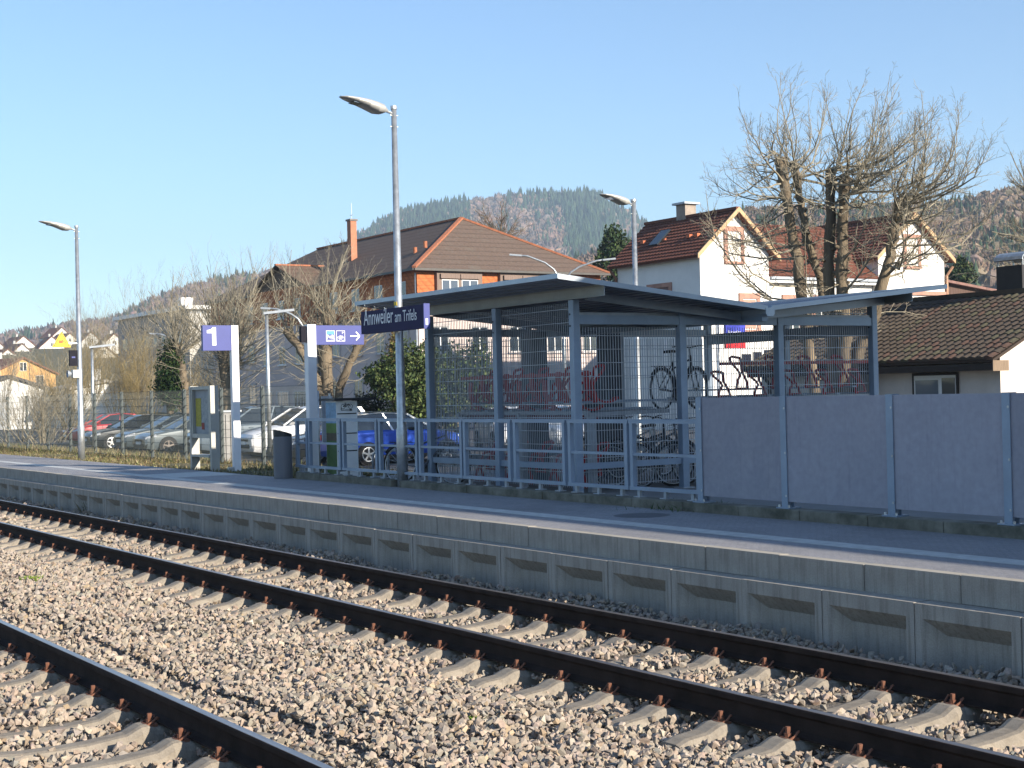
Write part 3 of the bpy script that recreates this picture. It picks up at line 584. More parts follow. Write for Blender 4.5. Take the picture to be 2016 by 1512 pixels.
def bicycle(label, loc, rz, frame, tilt=0, basket=False, group='parked bicycles'):
    t = thing('bicycle', label, 'bicycle', loc, group, rz, local=True); t.rotation_euler = (tilt, 0, rz); fm = frame; wb = 1.06
    for x in (0, wb):
        w = MB(); ring = [(x + .335*math.cos(a), 0, .345 + .335*math.sin(a)) for a in [2*math.pi*k/28 for k in range(29)]]; w.tube(ring, .019, 6, False); wh = w.build('wheel', M['rubber'], t)
        rim = MB().tube([(x + .308*math.cos(a), 0, .345 + .308*math.sin(a)) for a in [2*math.pi*k/28 for k in range(29)]], .010, 5, False); rim.build('rim', M['galv'], wh)
        sp = MB()
        for k in range(18): a = 2*math.pi*k/18; sp.bar((x, .02*(-1)**k, .345), (x + .30*math.cos(a), 0, .345 + .30*math.sin(a)), .003, .003)
        sp.cyl((x, -.04, .345), (x, .04, .345), .02, 8).build('spokes', M['galv'], wh)
        fe = MB(); arc = [(x + .37*math.cos(a), 0, .345 + .37*math.sin(a)) for a in np.linspace(.3 if x else .1, 2.6, 12)]
        for p, q in zip(arc, arc[1:]): fe.bar(p, q, .05, .004, (0, 1, 0)) if False else fe.bar(p, q, .045, .006)
        fe.build('mudguard', M['black'], t)
    bb, st, hd, hd2 = (.46, 0, .29), (.32, 0, .80), (.88, 0, .90), (.905, 0, .74)
    f = MB().tube([bb, st], .017, 8).tube([st, (.36, 0, .68), (.9, 0, .84)], .016, 8).tube([bb, hd2], .021, 8).tube([hd, hd2], .021, 8)
    for s in (-1, 1): f.tube([(0, s*.06, .345), (.40, s*.02, .29)], .010, 6).tube([(0, s*.06, .345), (.335, s*.02, .74)], .009, 6)
    f.build('frame', fm, t); fk = MB()
    for s in (-1, 1): fk.tube([(wb, s*.05, .345), (.98, s*.045, .60), (.91, s*.03, .72)], .012, 6)
    fk.build('fork', fm, t); MB().tube([st, (.295, 0, .93)], .013, 6).build('seat_post', M['galv'], t)
    MB().prism([(.16, -.075, .93), (.16, .075, .93), (.30, .045, .945), (.43, .02, .94), (.43, -.02, .94), (.30, -.045, .945)], (0, 0, .045)).build('saddle', M['black'], t, bevel=.012)
    MB().tube([hd, (.87, 0, 1.02)], .014, 6).tube([(.80, -.30, 1.05), (.90, -.18, 1.06), (.88, 0, 1.03), (.90, .18, 1.06), (.80, .30, 1.05)], .011, 6).build('handlebar', M['black'], t)
    MB().lathe([(.0, -.005), (.095, -.004), (.095, .004), (0, .005)], (.46, .05, .29), 20, 'y').bar((.46, .08, .29), (.55, .08, .15), .02, .012).bar((.46, -.08, .29), (.37, -.08, .43), .02, .012).build('crank', M['black'], t)
    ca = MB().bar((-.22, -.06, .72), (.25, -.06, .72), .008, .008).bar((-.22, .06, .72), (.25, .06, .72), .008, .008).bar((-.22, -.06, .72), (-.22, .06, .72), .008, .008).bar((0, .06, .345), (-.1, .06, .72), .008, .008).bar((0, -.06, .345), (-.1, -.06, .72), .008, .008)
    ca.build('carrier', M['black'], t)
    if basket:
        bm_ = MB().bar((.95, -.17, .80), (.95, -.17, 1.03), .01, .01)
        for z in (.80, .88, .96, 1.04): bm_.bar((.95, -.18, z), (.95, .18, z), .008, .008).bar((1.24, -.18, z), (1.24, .18, z), .008, .008).bar((.95, -.18, z), (1.24, -.18, z), .008, .008).bar((.95, .18, z), (1.24, .18, z), .008, .008)
        bm_.build('basket', M['black'], t)
    return t
fdark, fgrey, fsilv = pm('black_bike_frame', (.02, .022, .026), .35), pm('grey_bike_frame', (.09, .10, .12), .35), pm('silver_bike_frame', (.35, .36, .38), .35, .5)
b1 = atX(1290, 800, -18.15)
bicycle('black bicycle lifted onto the upper rack tier beside the side post', (-18.9, b1.y+.75, 1.63), R(108), fdark)
bicycle('dark bicycle standing on the shelter floor left of the middle side post', (-18.3, 13.75, GZ), R(75), fdark, R(5))
bicycle('grey bicycle on the shelter floor with a wire basket in front', (-18.0, 14.15, GZ), R(100), fgrey, R(-6), True)
bicycle('grey step-through bicycle leaning behind the railing at the tall lamp post', (-22.3, 12.25, GZ), R(28), fgrey, R(-8))
bicycle('dark bicycle on the shelter floor under the red holders', (-21.2, 15.3, GZ), R(80), fdark, R(4))
bicycle('silver bicycle on the floor at the shelter back', (-20.1, 15.3, GZ), R(96), fsilv, R(-3))
def locker(label, px0, px1, D, z1, y_off=0):
    a, b_ = atD(px0, 800, D), atD(px1, 800, D); w = abs((b_-a).dot(rt))*.8; c = (a+b_)/2
    t = thing('steel_cabinet', label, 'cabinet', (c.x, c.y, GZ), 'dark steel cabinets'); m = pm('dark_blue_grey_ribbed_steel', (.065, .075, .10), .45, .3, .1)
    MB().box(c.x-w*.45, c.x+w*.45, c.y-w*.45, c.y+w*.45, GZ, z1).build('body', m, t)
    for k in range(6):
        u = -w*.45 + w*.9*(k+.5)/6
        MB().box(c.x+w*.45, c.x+w*.45+.012, c.y+u-.018, c.y+u+.018, GZ+.02, z1-.02).build('rib', m, t); MB().box(c.x+u-.018, c.x+u+.018, c.y-w*.45-.012, c.y-w*.45, GZ+.02, z1-.02).build('rib', m, t)
locker('tall dark ribbed steel pillar seen through the front mesh', 1030, 1080, 25.2, 3.0); locker('dark ribbed steel pillar seen through the side mesh near the corner post', 1178, 1226, 25.6, 2.95)
locker('wide dark ribbed cabinet low behind the side mesh', 1150, 1180, 24.6, 2.15)

# ------------------------------------------------------------------ lamps and signs on the platform
def post_sect(m, x, y, z0, z1, r0, r1, n=16):
    return m.tube([(x, y, z0), (x, y, z0+.9), (x, y, z0+.95), (x, y, z1)], [r0, r0, r0*.82, r1], n)
def platform_lamp(label, x, y, z0, z1, hd=(0, -1), L=.78, r0=.088, r1=.043, group='platform lamps', name='platform_lamp', lean=0):
    t = thing(name, label, 'lamp post', (x, y, z0), group)
    p_ = post_sect(MB(), x, y, z0, z1, r0, r1).build('pole', M['galv'], t, smooth=True); MB().cyl((x, y, z1-.02), (x, y, z1+.03), r1*1.25, 14).build('pole_cap', M['galv'], p_)
    for zz_ in (z1-.12, z1-.30): MB().cyl((x, y-r1*1.6, zz_), (x, y+r1*1.6, zz_), .008, 6).build('bolt', M['galv'], p_)
    u = Vector((hd[0], hd[1], 0)); w = Vector((-u.y, u.x, 0)); b = Vector((x, y, z1-.1)); MB().tube([b, b + u*.22 + Vector((0, 0, .06))], .022, 8).build('spigot', M['galv'], t)
    m = MB(); secs = []
    for s, wd, lo, hi in ((.14, .07, .02, .07), (.22, .14, -.01, .125), (.34, .17, -.005, .155), (.5, .175, .055, .185), (.7, .165, .12, .205), (.88, .12, .165, .215), (.97, .05, .185, .212)):
        q = b + u*(s*L/.8); secs.append([q + w*a*wd + Vector((0, 0, h)) for a, h in ((-1, (lo+hi)/2), (-.7, hi-.01), (0, hi), (.7, hi-.01), (1, (lo+hi)/2), (.75, lo+.005), (0, lo), (-.75, lo+.005))])
    for s0, s1 in zip(secs, secs[1:]):
        n = len(m.v); m.v += [tuple(v) for v in s0 + s1]; m.f += [(n+i, n+(i+1) % 8, n+8+(i+1) % 8, n+8+i) for i in range(8)]
    m.poly(secs[0]); m.poly(secs[-1]); hdm = m.build('lamp_head', pm('lamp_housing_grey', (.42, .41, .39), .45, .2, .06), t, smooth=True)
    l0 = b + u*.62*L/.8; MB().bar(l0 + Vector((0, 0, .085)) - u*.1, l0 + Vector((0, 0, .125)) + u*.15, .2, .01).build('light_panel', M['glasslit'], hdm)
    return t
lm = platform_lamp('tall galvanised platform lamp carrying the station name board', -20.71, 11.44, PZ, 6.56)
MB().box(-20.72-.03, -20.66, 11.44-.062, 11.44-.056, 3.41, 3.47).build('number_sticker', M['yellow'], lm)
ll = platform_lamp('tall galvanised platform lamp left of the picture beside the yellow warning triangle', -37.83, 11.55, PZ-.06, 6.5)
lr = atD(1247, 395, 34); platform_lamp('tall galvanised lamp rising behind the bicycle shelter roof', lr.x, lr.y, -.05, lr.z, r0=.075, r1=.055)
# station name board
nb0, nb1 = atY(711, 640, 11.30), atY(834, 640, 11.30); NX0, NX1 = nb0.x, nb1.x; NZ0, NZ1 = 2.63, 3.17
nbz1 = atY(775, 606, 11.30).z; nbz0 = atY(775, 652, 11.30).z
nb = thing('station_name_sign', 'shade-darkened blue station name board reading Annweiler am Trifels on the tall lamp', 'sign', ((NX0+NX1)/2, 11.35, nbz0))
MB().box(NX0, NX1, 11.30, 11.40, nbz0, nbz1).build('board', M['blueshaded'], nb); MB().box(NX1+.001, NX1+.02, 11.298, 11.402, nbz0-.01, nbz1+.01).build('end_cap', M['bluesign'], nb)
MB().box(NX1+.021, NX1+.024, 11.325, 11.365, nbz0+.05, nbz0+.15).build('end_sticker', M['white'], nb); MB().box(-20.80, -20.62, 11.40, 11.52, nbz0+.1, nbz0+.15).box(-20.80, -20.62, 11.40, 11.52, nbz1-.15, nbz1-.1).build('bracket', M['galv'], nb)
L_ = NX1-NX0; hN = nbz1-nbz0
mt = text_mesh('Annweiler', .30, M['letter'], 1.); wtx = max(v.co.x for v in mt.vertices); tx0 = NX0 + L_*.045
def put_text(parent, txt, size, width, wpos, mat, euler, bold=0.):
    me = text_mesh(txt, size, mat, 1., .001, bold=bold); w0 = max(v.co.x for v in me.vertices) - min(v.co.x for v in me.vertices); x0 = min(v.co.x for v in me.vertices); s = width/w0
    for v in me.vertices: v.co.x = (v.co.x-x0)*s
    return obj('lettering', me, parent, Vector(wpos) - WLOC[parent], euler)
put_text(nb, 'Annweiler', .36, L_*.485, (NX0 + L_*.05, 11.297, nbz0 + hN*.38), M['letter'], (R(90), 0, 0)); put_text(nb, 'am Trifels', .255, L_*.335, (NX0 + L_*.565, 11.297, nbz0 + hN*.38), M['letter'], (R(90), 0, 0))
# track number sign
P1X, P1Y = -28.66, 11.95
s1 = thing('track_number_sign', 'violet blue track sign with a white number 1 on a white post', 'sign', (P1X, P1Y, PZ-.05))
s1p = pm('white_aluminium_post', (.74, .74, .77), .4, .1, .04)
MB().box(P1X-.06, P1X+.06, P1Y-.075, P1Y+.075, PZ-.06, 3.50).build('post', s1p, s1); MB().cbox((P1X, P1Y-.14, PZ+.01), .12, .10, .10).build('foot_bolt', M['galv'], s1)
MB().box(P1X-.045, P1X+.045, P1Y-.69, P1Y-.077, 2.985, 3.50).build('board', M['bluesign'], s1); X_ = P1X+.0455; MB().prism([(X_, P1Y-.62+y, 3.09+z) for y, z in ((.13, 0), (.215, 0), (.215, .37), (.15, .37), (.10, .325), (.02, .31), (.02, .25), (.13, .25))], (.003, 0, 0)).build('numeral', M['letter'], s1)
# park-and-ride direction sign
P2X, P2Y = -25.0, 11.93
s2 = thing('direction_sign', 'violet blue direction sign with P plus R, bicycle symbol and arrow on a white post', 'sign', (P2X, P2Y, PZ))
MB().box(P2X-.07, P2X+.07, P2Y-.085, P2Y+.085, PZ-.06, 3.33).build('post', s1p, s2); MB().box(P2X-.05, P2X+.05, P2Y+.087, P2Y+1.09, 2.955, 3.315).build('board', M['bluesign'], s2); MB().box(P2X-.04, P2X+.04, P2Y-.20, P2Y-.087, 3.0, 3.30).build('back_board', pm('dark_board_back', (.016, .016, .024), .7, spec=.1), s2)
fx = P2X+.052; E1 = (R(90), 0, R(90)); zc = 3.115
def yz(m, y0, y1, z0, z1): return m.box(fx, fx+.0025, P2Y+y0, P2Y+y1, zc+z0, zc+z1)
def ringyz(m, yc, zc_, r, t=.006, n=18): return m.tube([(fx+.002, P2Y+yc + r*math.cos(a), zc+zc_ + r*math.sin(a)) for a in [2*math.pi*k/n for k in range(n+1)]], t, 4, False)
fr = MB()
for y0 in (.30, .51):
    yz(fr, y0, y0+.18, .095, .103); yz(fr, y0, y0+.18, -.10, -.092); yz(fr, y0, y0+.008, -.092, .095); yz(fr, y0+.172, y0+.18, -.092, .095)
fr.build('symbol_frame', M['letter'], s2); yz(MB(), .31, .47, .03, .09).build('symbol_blue_field', M['skyblue'], s2); yz(MB(), .31, .47, -.085, -.075).build('symbol_line', M['letter'], s2)
put_text(s2, 'P+R', .12, .155, (fx+.001, P2Y+.312, zc-.06), M['letter'], E1, .002)
bk_ = MB(); ringyz(bk_, .555, -.05, .035); ringyz(bk_, .645, -.05, .035)
for a, b_ in (((.555, -.05), (.585, .0)), ((.585, 0), (.63, .0)), ((.63, .01), (.645, -.05)), ((.585, 0), (.60, -.05)), ((.60, -.05), (.63, 0)), ((.555, -.05), (.60, -.05)), ((.575, .01), (.595, .01))): bk_.bar((fx+.002, P2Y+a[0], zc+a[1]), (fx+.002, P2Y+b_[0], zc+b_[1]), .008, .004, (1, 0, 0))
bk_.build('bicycle_symbol', M['letter'], s2); put_text(s2, 'P', .06, .035, (fx+.001, P2Y+.63, zc+.04), M['letter'], E1)
ar = MB().bar((fx+.002, P2Y+.80, zc), (fx+.002, P2Y+.99, zc), .022, .004, (1, 0, 0)).bar((fx+.003, P2Y+.92, zc+.08), (fx+.003, P2Y+1.0, zc), .022, .004, (1, 0, 0)).bar((fx+.003, P2Y+.92, zc-.08), (fx+.003, P2Y+1.0, zc), .022, .004, (1, 0, 0)); ar.build('arrow', M['letter'], s2)
# timetable case
ib = thing('timetable_case', 'grey timetable display case with map poster standing in the grass', 'notice board', (-29.75, 11.72, .48)); ic = pm('warm_grey_aluminium', (.36, .355, .33), .45, .3, .06)
for x in (-30.36, -29.24): MB().box(x-.045, x+.045, 11.62, 11.80, .40, 2.28).build('post', ic, ib)
fr = MB().box(-30.31, -29.29, 11.63, 11.79, 2.20, 2.27).box(-30.31, -29.29, 11.63, 11.79, 1.18, 1.27).box(-30.31, -30.25, 11.63, 11.79, 1.27, 2.20).box(-29.35, -29.29, 11.63, 11.79, 1.27, 2.20); fr.build('frame', ic, ib)
MB().box(-30.25, -29.35, 11.70, 11.78, 1.27, 2.20).build('back_panel', pm('grey_paper', (.33, .34, .35), .7, 0, .1, 9.), ib)
MB().box(-30.22, -29.92, 11.694, 11.699, 1.42, 2.02).build('yellow_timetable', pm('yellow_paper', (.42, .35, .05), .7, 0, .3, 25.), ib); MB().box(-29.90, -29.40, 11.694, 11.699, 1.40, 2.06).build('map_poster', pm('map_print', (.33, .36, .38), .7, 0, .35, 14., rgb2=(.45, .45, .42)), ib)
MB().box(-29.88, -29.74, 11.688, 11.693, 1.36, 1.50).build('red_notice', pm('red_print', (.30, .05, .03), .7), ib); MB().box(-30.25, -29.35, 11.66, 11.666, 1.27, 2.20).build('glass_front', glass('case_glass'), ib) if False else None
MB().box(-30.31, -29.29, 11.60, 11.86, .78, .83).build('shelf', ic, ib)
# litter bin
bn = thing('litter_bin', 'dark grey litter bin with slanted hood at the end of the railing', 'litter bin', (-24.77, 11.22, PZ)); bmx = pm('dark_grey_bin_paint', (.14, .145, .165), .5, .1, .06)
MB().lathe([(0, PZ), (.165, PZ), (.17, PZ+.04), (.17, PZ+.74), (.165, PZ+.76), (0, PZ+.76)], (-24.77, 11.22, 0), 24).build('body', bmx, bn, smooth=False)
hd_ = MB(); n = 24; ringa = [(-24.77+.17*math.cos(2*math.pi*k/n), 11.22+.17*math.sin(2*math.pi*k/n), PZ+.761) for k in range(n)]; ringb = [(x, y, PZ+.79 + max(0, .10*(.5-(y-11.22)/.34))*1.0) for x, y, z in ringa]
for k in range(n): hd_.quad(ringa[k], ringa[(k+1) % n], ringb[(k+1) % n], ringb[k])
hd_.poly(ringb); hd_.build('hood', M['black'], bn)
# e-bike charging column
CX, CY = atY(664, 900, 12.1).x, 12.1
ch = thing('charging_column', 'white e-bike charging column with bicycle and plug symbol and green printed side', 'charging station', (CX-.21, CY+.21, GZ)); cw = .43
MB().box(CX-cw, CX, CY, CY+cw, GZ, 1.90).build('body', pm('white_column_paint', (.9, .91, .9), .45, 0, .05), ch); MB().box(CX-cw-.12, CX+.10, CY-.08, CY+cw+.35, 1.91, 1.955).build('roof_plate', M['black'], ch)
for z0, z1, c in ((.50, 1.18, (.05, .13, .02)), (1.18, 1.32, (.08, .06, .03)), (1.32, 1.5, (.10, .20, .03)), (1.5, 1.88, (.22, .36, .50))): MB().box(CX-cw+.01, CX-.006, CY-.003, CY, z0, z1).build('printed_side', pm('print_side', c, .5, 0, .35, 7.), ch)
for z in (.62, .98, 1.30, 1.66): MB().box(CX, CX+.004, CY+.02, CY+cw-.02, z, z+.02).build('drawer_slot', M['black'], ch)
ip = MB().box(CX, CX+.003, CY+.05, CY+cw-.05, 1.70, 1.88); ip.build('symbol_plate', pm('symbol_plate_white', (.86, .87, .86), .5), ch)
sb = MB(); X_ = CX+.006
for yc in (CY+.14, CY+.29): sb.tube([(X_, yc + .042*math.cos(a), 1.80 + .042*math.sin(a)) for a in [2*math.pi*k/16 for k in range(17)]], .004, 4, False)
for a, b_ in (((.14, 1.80), (.19, 1.84)), ((.19, 1.84), (.25, 1.84)), ((.25, 1.85), (.29, 1.80)), ((.19, 1.84), (.20, 1.80)), ((.20, 1.80), (.25, 1.84)), ((.14, 1.80), (.20, 1.80)), ((.17, 1.86), (.20, 1.86)), ((.10, 1.79), (.10, 1.735)), ((.10, 1.735), (.28, 1.735)), ((.27, 1.735), (.32, 1.735))): sb.bar((X_, CY+a[0], a[1]), (X_, CY+b_[0], b_[1]), .012 if a[0] < .27 else .03, .003, (1, 0, 0))
sb.build('symbol', M['black'], ch)
wp = atY(628, 900, 12.3); MBp = MB().cyl((wp.x, 12.3, GZ), (wp.x, 12.3, 2.1), .03, 10).build('steel_post', M['galv'], loc=(wp.x, 12.3, GZ), smooth=True); tag(MBp, 'thin galvanised post between direction sign and charging column', 'post')
sp_ = thing('sign_plate_post', 'narrow grey notice panel on a post left of the charging column', 'post', (wp.x-.02, 12.52, GZ)); MB().cyl((wp.x, 12.55, GZ), (wp.x, 12.55, 2.05), .025, 8).build('post', M['galv'], sp_); MB().box(wp.x-.02, wp.x+.02, 12.38, 12.60, 1.1, 2.0).build('panel', M['galvd'], sp_)
# things on the left lamp
xl, yl = -37.83, 11.55
w_ = thing('warning_sign', 'yellow triangular warning sign left of the far platform lamp', 'sign', (xl, yl-.5, 3.3)); c0 = atX(120.5, 672, xl); tri = lambda s, dz=0: [(xl+.03, c0.y - .24*s, c0.z - .15*s), (xl+.03, c0.y + .24*s, c0.z - .15*s), (xl+.03, c0.y, c0.z + .25*s)]
MB().prism([(x-.012, y, z) for x, y, z in tri(1.)], (.012, 0, 0)).build('border', M['yellow'], w_); MB().prism(tri(.86), (.003, 0, 0)).build('black_edge', M['black'], w_); MB().prism([(x+.003, y, z) for x, y, z in tri(.74)], (.003, 0, 0)).build('face', M['yellow'], w_)
MB().box(xl+.037, xl+.040, c0.y-.07, c0.y+.03, c0.z-.05, c0.z+.015).build('symbol', pm('red_pictogram', (.5, .10, .01), .5), w_); MB().bar((xl+.038, c0.y+.02, c0.z+.03), (xl+.038, c0.y+.11, c0.z-.05), .018, .004, (1, 0, 0)).bar((xl+.038, c0.y-.08, c0.z+.03), (xl+.038, c0.y+.02, c0.z+.035), .012, .004, (1, 0, 0)).build('hand_symbol', M['black'], w_)
MB().bar((xl, c0.y, c0.z-.05), (xl, yl-.04, c0.z-.05), .03, .03).build('bracket', M['galv'], w_)
c1 = atX(148, 705, xl); o = thing('back_of_sign', 'small dark blue sign box fixed on the far platform lamp', 'sign', (xl, c1.y, c1.z)); MB().box(xl-.04, xl+.04, c1.y-.15, c1.y+.05, c1.z-.2, c1.z+.2).build('box', pm('dark_slate_sign_back', (.016, .016, .024), .7, spec=.1), o); MB().box(xl+.041, xl+.044, c1.y-.10, c1.y-.01, c1.z-.0, c1.z+.04).build('faded_print', M['bluesign'], o)
c2 = atX(143, 736, xl); o = thing('loudspeaker', 'small white loudspeaker box below the dark sign on the far lamp', 'loudspeaker', (xl, c2.y, c2.z)); MB().box(xl-.06, xl+.12, c2.y-.02, c2.y+.14, c2.z-.1, c2.z+.1).build('housing', pm('cream_plastic', (.62, .60, .55), .5), o); MB().lathe([(.02, 0), (.06, -.05), (.095, -.12), (.095, -.125)], (xl+.03, c2.y-.02, c2.z), 14, 'y').build('horn', M['galvd'], o)

# ------------------------------------------------------------------ buildings
def tiles_mat(name, c1, c2, rows, moss=(.1, .1, .03), mossamt=.3, axis='Z', cross=None):
    m, nt, b = nmat(name); v = coords(nt); w = nt.nodes.new('ShaderNodeTexWave'); w.bands_direction = axis; w.wave_profile = 'SAW'; w.inputs['Scale'].default_value = rows; w.inputs['Distortion'].default_value = .15; w.inputs['Detail Scale'].default_value = 3; nt.links.new(v, w.inputs['Vector'])
    c = ramp(nt, noise(nt, v, 6., 4), [(.3, c1), (.7, c2)]); c = mix(nt, c, moss, ramp(nt, noise(nt, v, .9, 5), [(.55, (0,)*3), (.75, (mossamt,)*3)]))
    c = mix(nt, c, ramp(nt, w.outputs['Fac'], [(0, (.5,)*3), (.25, (1,)*3)]), .8, 'MULTIPLY'); h = w.outputs['Fac']
    if cross:
        w2 = nt.nodes.new('ShaderNodeTexWave'); w2.bands_direction = cross[0]; w2.inputs['Scale'].default_value = cross[1]; nt.links.new(v, w2.inputs['Vector']); c = mix(nt, c, ramp(nt, w2.outputs['Fac'], [(0, (.7,)*3), (.4, (1,)*3)]), .7, 'MULTIPLY')
    nt.links.new(c, b.inputs['Base Color']); b.inputs['Roughness'].default_value = .85; b.inputs['Specular IOR Level'].default_value = .25; bumpn(nt, b, h, .6, .05); return m
def render_mat(name, rgb, var=.08): return pm(name, rgb, .9, 0, var, .5, .25, 70, .01)
def win_x(p, X, y0, y1, z0, z1, nx=2, nz=1, frame=None, pane=None, surround=None, sw=.14, sill=True, shutter=None, fw_=.07):
    """window in a wall facing +x"""
    w = MB().box(X+.012, X+.035, y0, y1, z0, z1).build('window', frame or M['upvc'], p)
    if shutter: MB().box(X+.036, X+.045, y0+.05, y1-.05, z0+.05, z1-.05).build('shutter', shutter, w)
    else:
        for i in range(nx):
            for j in range(nz):
                a = y0 + (y1-y0)*i/nx; b_ = y0 + (y1-y0)*(i+1)/nx; c = z0 + (z1-z0)*j/nz; d = z0 + (z1-z0)*(j+1)/nz
                MB().box(X+.036, X+.040, a+fw_*.6, b_-fw_*.6, c+fw_*.6, d-fw_*.6).build('pane', pane or M['glass'], w)
    if surround:
        for bx in ((y0-sw, y1+sw, z1, z1+sw*1.2), (y0-sw, y0, z0, z1), (y1, y1+sw, z0, z1)): MB().box(X+.002, X+.085, *bx).build('surround', surround, w)
    if sill: MB().box(X+.002, X+.14, y0-sw, y1+sw, z0-.12, z0-.002).build('sill', surround or M['upvc'], w)
    return w
def win_y(p, Y, x0, x1, z0, z1, nx=2, nz=1, frame=None, pane=None, surround=None, sw=.1, sill=True, bars=False, fw_=.07):
    """window in a wall facing -y"""
    w = MB().box(x0, x1, Y-.035, Y-.012, z0, z1).build('window', frame or M['upvc'], p)
    for i in range(nx):
        for j in range(nz):
            a = x0 + (x1-x0)*i/nx; b_ = x0 + (x1-x0)*(i+1)/nx; c = z0 + (z1-z0)*j/nz; d = z0 + (z1-z0)*(j+1)/nz
            MB().box(a+fw_*.6, b_-fw_*.6, Y-.040, Y-.036, c+fw_*.6, d-fw_*.6).build('pane', pane or M['glass'], w)
    if surround:
        for bx in ((x0-sw, x1+sw, z1, z1+sw), (x0-sw, x0, z0, z1), (x1, x1+sw, z0, z1)): MB().box(bx[0], bx[1], Y-.07, Y-.002, bx[2], bx[3]).build('surround', surround, w)
    if sill: MB().box(x0-sw, x1+sw, Y-.13, Y-.002, z0-.09, z0-.002).build('sill', surround or M['upvc'], w)
    if bars:
        bm_ = MB()
        for k in range(9): x = x0 + (x1-x0)*k/8; bm_.bar((x, Y-.1, z0), (x, Y-.1, z1), .02, .02)
        bm_.build('window_bars', M['upvc'], w, kind='stuff')
    return w
def slab(m, a, b, c, d, t=.12):
    a, b, c, d = map(Vector, (a, b, c, d)); n = (b-a).cross(d-a).normalized()
    if n.z < 0: n = -n
    return m.prism([a, b, c, d], -n*t) if False else m.prism([p - n*t for p in (a, b, c, d)], n*t)

# -- large hipped building with orange tile-hung upper storey
BX, BY, BE = -74.07, 41.98, 9.24; BX0, BY1 = -106., 56.0
mb = thing('hipped_house', 'large pink rendered house with brown hipped roof and orange tile-hung top storey', 'house', (BX, BY, -.05))
pink = render_mat('pink_render', (.60, .50, .465)); otile = tiles_mat('orange_hung_tiles', (.44, .13, .045), (.56, .18, .07), 1.55, (.3, .1, .05), .2, 'Z', ('DIAGONAL', 1.2)); broof = tiles_mat('brown_roof_tiles', (.10, .072, .058), (.14, .10, .08), .95, (.13, .115, .095), .6, 'Z')
MB().box(BX0, BX-.5, BY+.5, BY1-.5, -.05, 6.75).build('wall', pink, mb); MB().box(BX0-.05, BX-.42, BY+.42, BY1-.42, 6.75, BE+.1).build('tile_hung_storey', otile, mb)
MB().box(BX0-.1, BX-.36, BY+.36, BY1-.36, 6.62, 6.80).build('cornice', pm('dark_timber', (.07, .05, .045), .8), mb)
RZ_ = 13.05; AX, AY = -80.2, 49.
rf = MB(); e = [(BX, BY, BE), (BX, BY1, BE), (BX0-.5, BY1, BE), (BX0-.5, BY, BE)]; r1, r2 = (AX, AY, RZ_), (BX0+5, AY, RZ_)
rf.poly((e[0], e[1], r1)).quad(e[0], r1, r2, e[3]).quad(e[1], e[2], r2, r1).poly((e[2], e[3], r2)); roof = rf.build('roof', broof, mb)
rid = pm('terracotta_ridge', (.36, .135, .07), .85, 0, .25, 6.)
for a, b_ in ((e[0], r1), (e[1], r1), (r1, r2)): MB().bar(Vector(a)+Vector((0, 0, .04)), Vector(b_)+Vector((0, 0, .04)), .24, .12).build('ridge_tiles', rid, roof)
MB().box(BX-.02, BX+.1, BY, BY1, BE-.14, BE-.01).build('gutter', pm('dark_gutter', (.07, .065, .06), .5, .2), mb); MB().box(BX0, BX, BY-.1, BY+.02, BE-.14, BE-.01).build('gutter', M['black'], mb)
MB().poly([(BX, BY, BE-.015), (BX, BY1, BE-.015), (BX0, BY1, BE-.015), (BX0, BY, BE-.015)]).build('soffit', pm('soffit_timber', (.10, .075, .06), .8), mb)
# shallow projecting bay with its own gabled roof
gx0, gx1, gy, gr = -96.3, -87.7, BY-.15, 10.9; gc = (gx0+gx1)/2
MB().box(gx0, gx1, gy, BY+.5, -.05, 6.75).build('bay_wall', pink, mb); MB().box(gx0-.03, gx1+.03, gy-.05, BY+.45, 6.76, BE+.05).build('bay_tile_hanging', otile, mb)
ygm = BY + (gr-BE)/((RZ_-BE)/(AY-BY)); bw = MB().poly([(gx1+.5, gy-.4, BE-.1), (gc, gy-.4, gr), (gc, ygm, gr), (gx1+.5, BY+.2, BE+.05)]).poly([(gx0-.5, gy-.4, BE-.1), (gc, gy-.4, gr), (gc, ygm, gr), (gx0-.5, BY+.2, BE+.05)]).poly([(gx0, gy-.03, BE), (gx1, gy-.03, BE), (gc, gy-.03, gr-.2)]); bw.build('bay_roof', tiles_mat('brown_bay_tiles', (.115, .075, .055), (.16, .105, .075), .95), mb)
MB().bar((gc, gy-.4, gr+.03), (gc, ygm, gr+.03), .22, .1).build('bay_ridge', rid, mb)
MB().poly([(gx1+.02, gy-.1, BE+.02), (gx1+.02, BY+.5, BE+.02), (gx1+.02, BY+.5, 6.8), (gx1+.02, gy-.1, 6.8)]).build('bay_side', otile, mb) if False else None
cz = atY(694, 505, 45.3); cx, cy = cz.x, 45.3
chm = MB().box(cx-.26, cx+.26, cy-.22, cy+.22, 10.4, 13.6).build('chimney', pm('orange_brick', (.40, .17, .10), .85, 0, .15, 3.), mb); MB().box(cx-.33, cx+.33, cy-.29, cy+.29, 13.6, 13.72).build('chimney_cap', pm('chimney_cap_concrete', (.2, .18, .17), .9), chm); MB().bar((cx, cy, 13.7), (cx, cy, 14.8), .03, .03).bar((cx-.2, cy, 14.0), (cx+.25, cy, 14.0), .03, .02).build('antenna', M['galvd'], chm)
for px, py in ((820, 487), (840, 475)):
    q = atY(px, py, 44.5); MB().cyl((q.x, 44.4, q.z-.4), (q.x, 44.4, q.z), .12, 8).build('roof_vent', rid, roof)
tim = pm('brown_dormer_boards', (.20, .145, .12), .85, 0, .2, 3., stretch=(1, 6, .3))
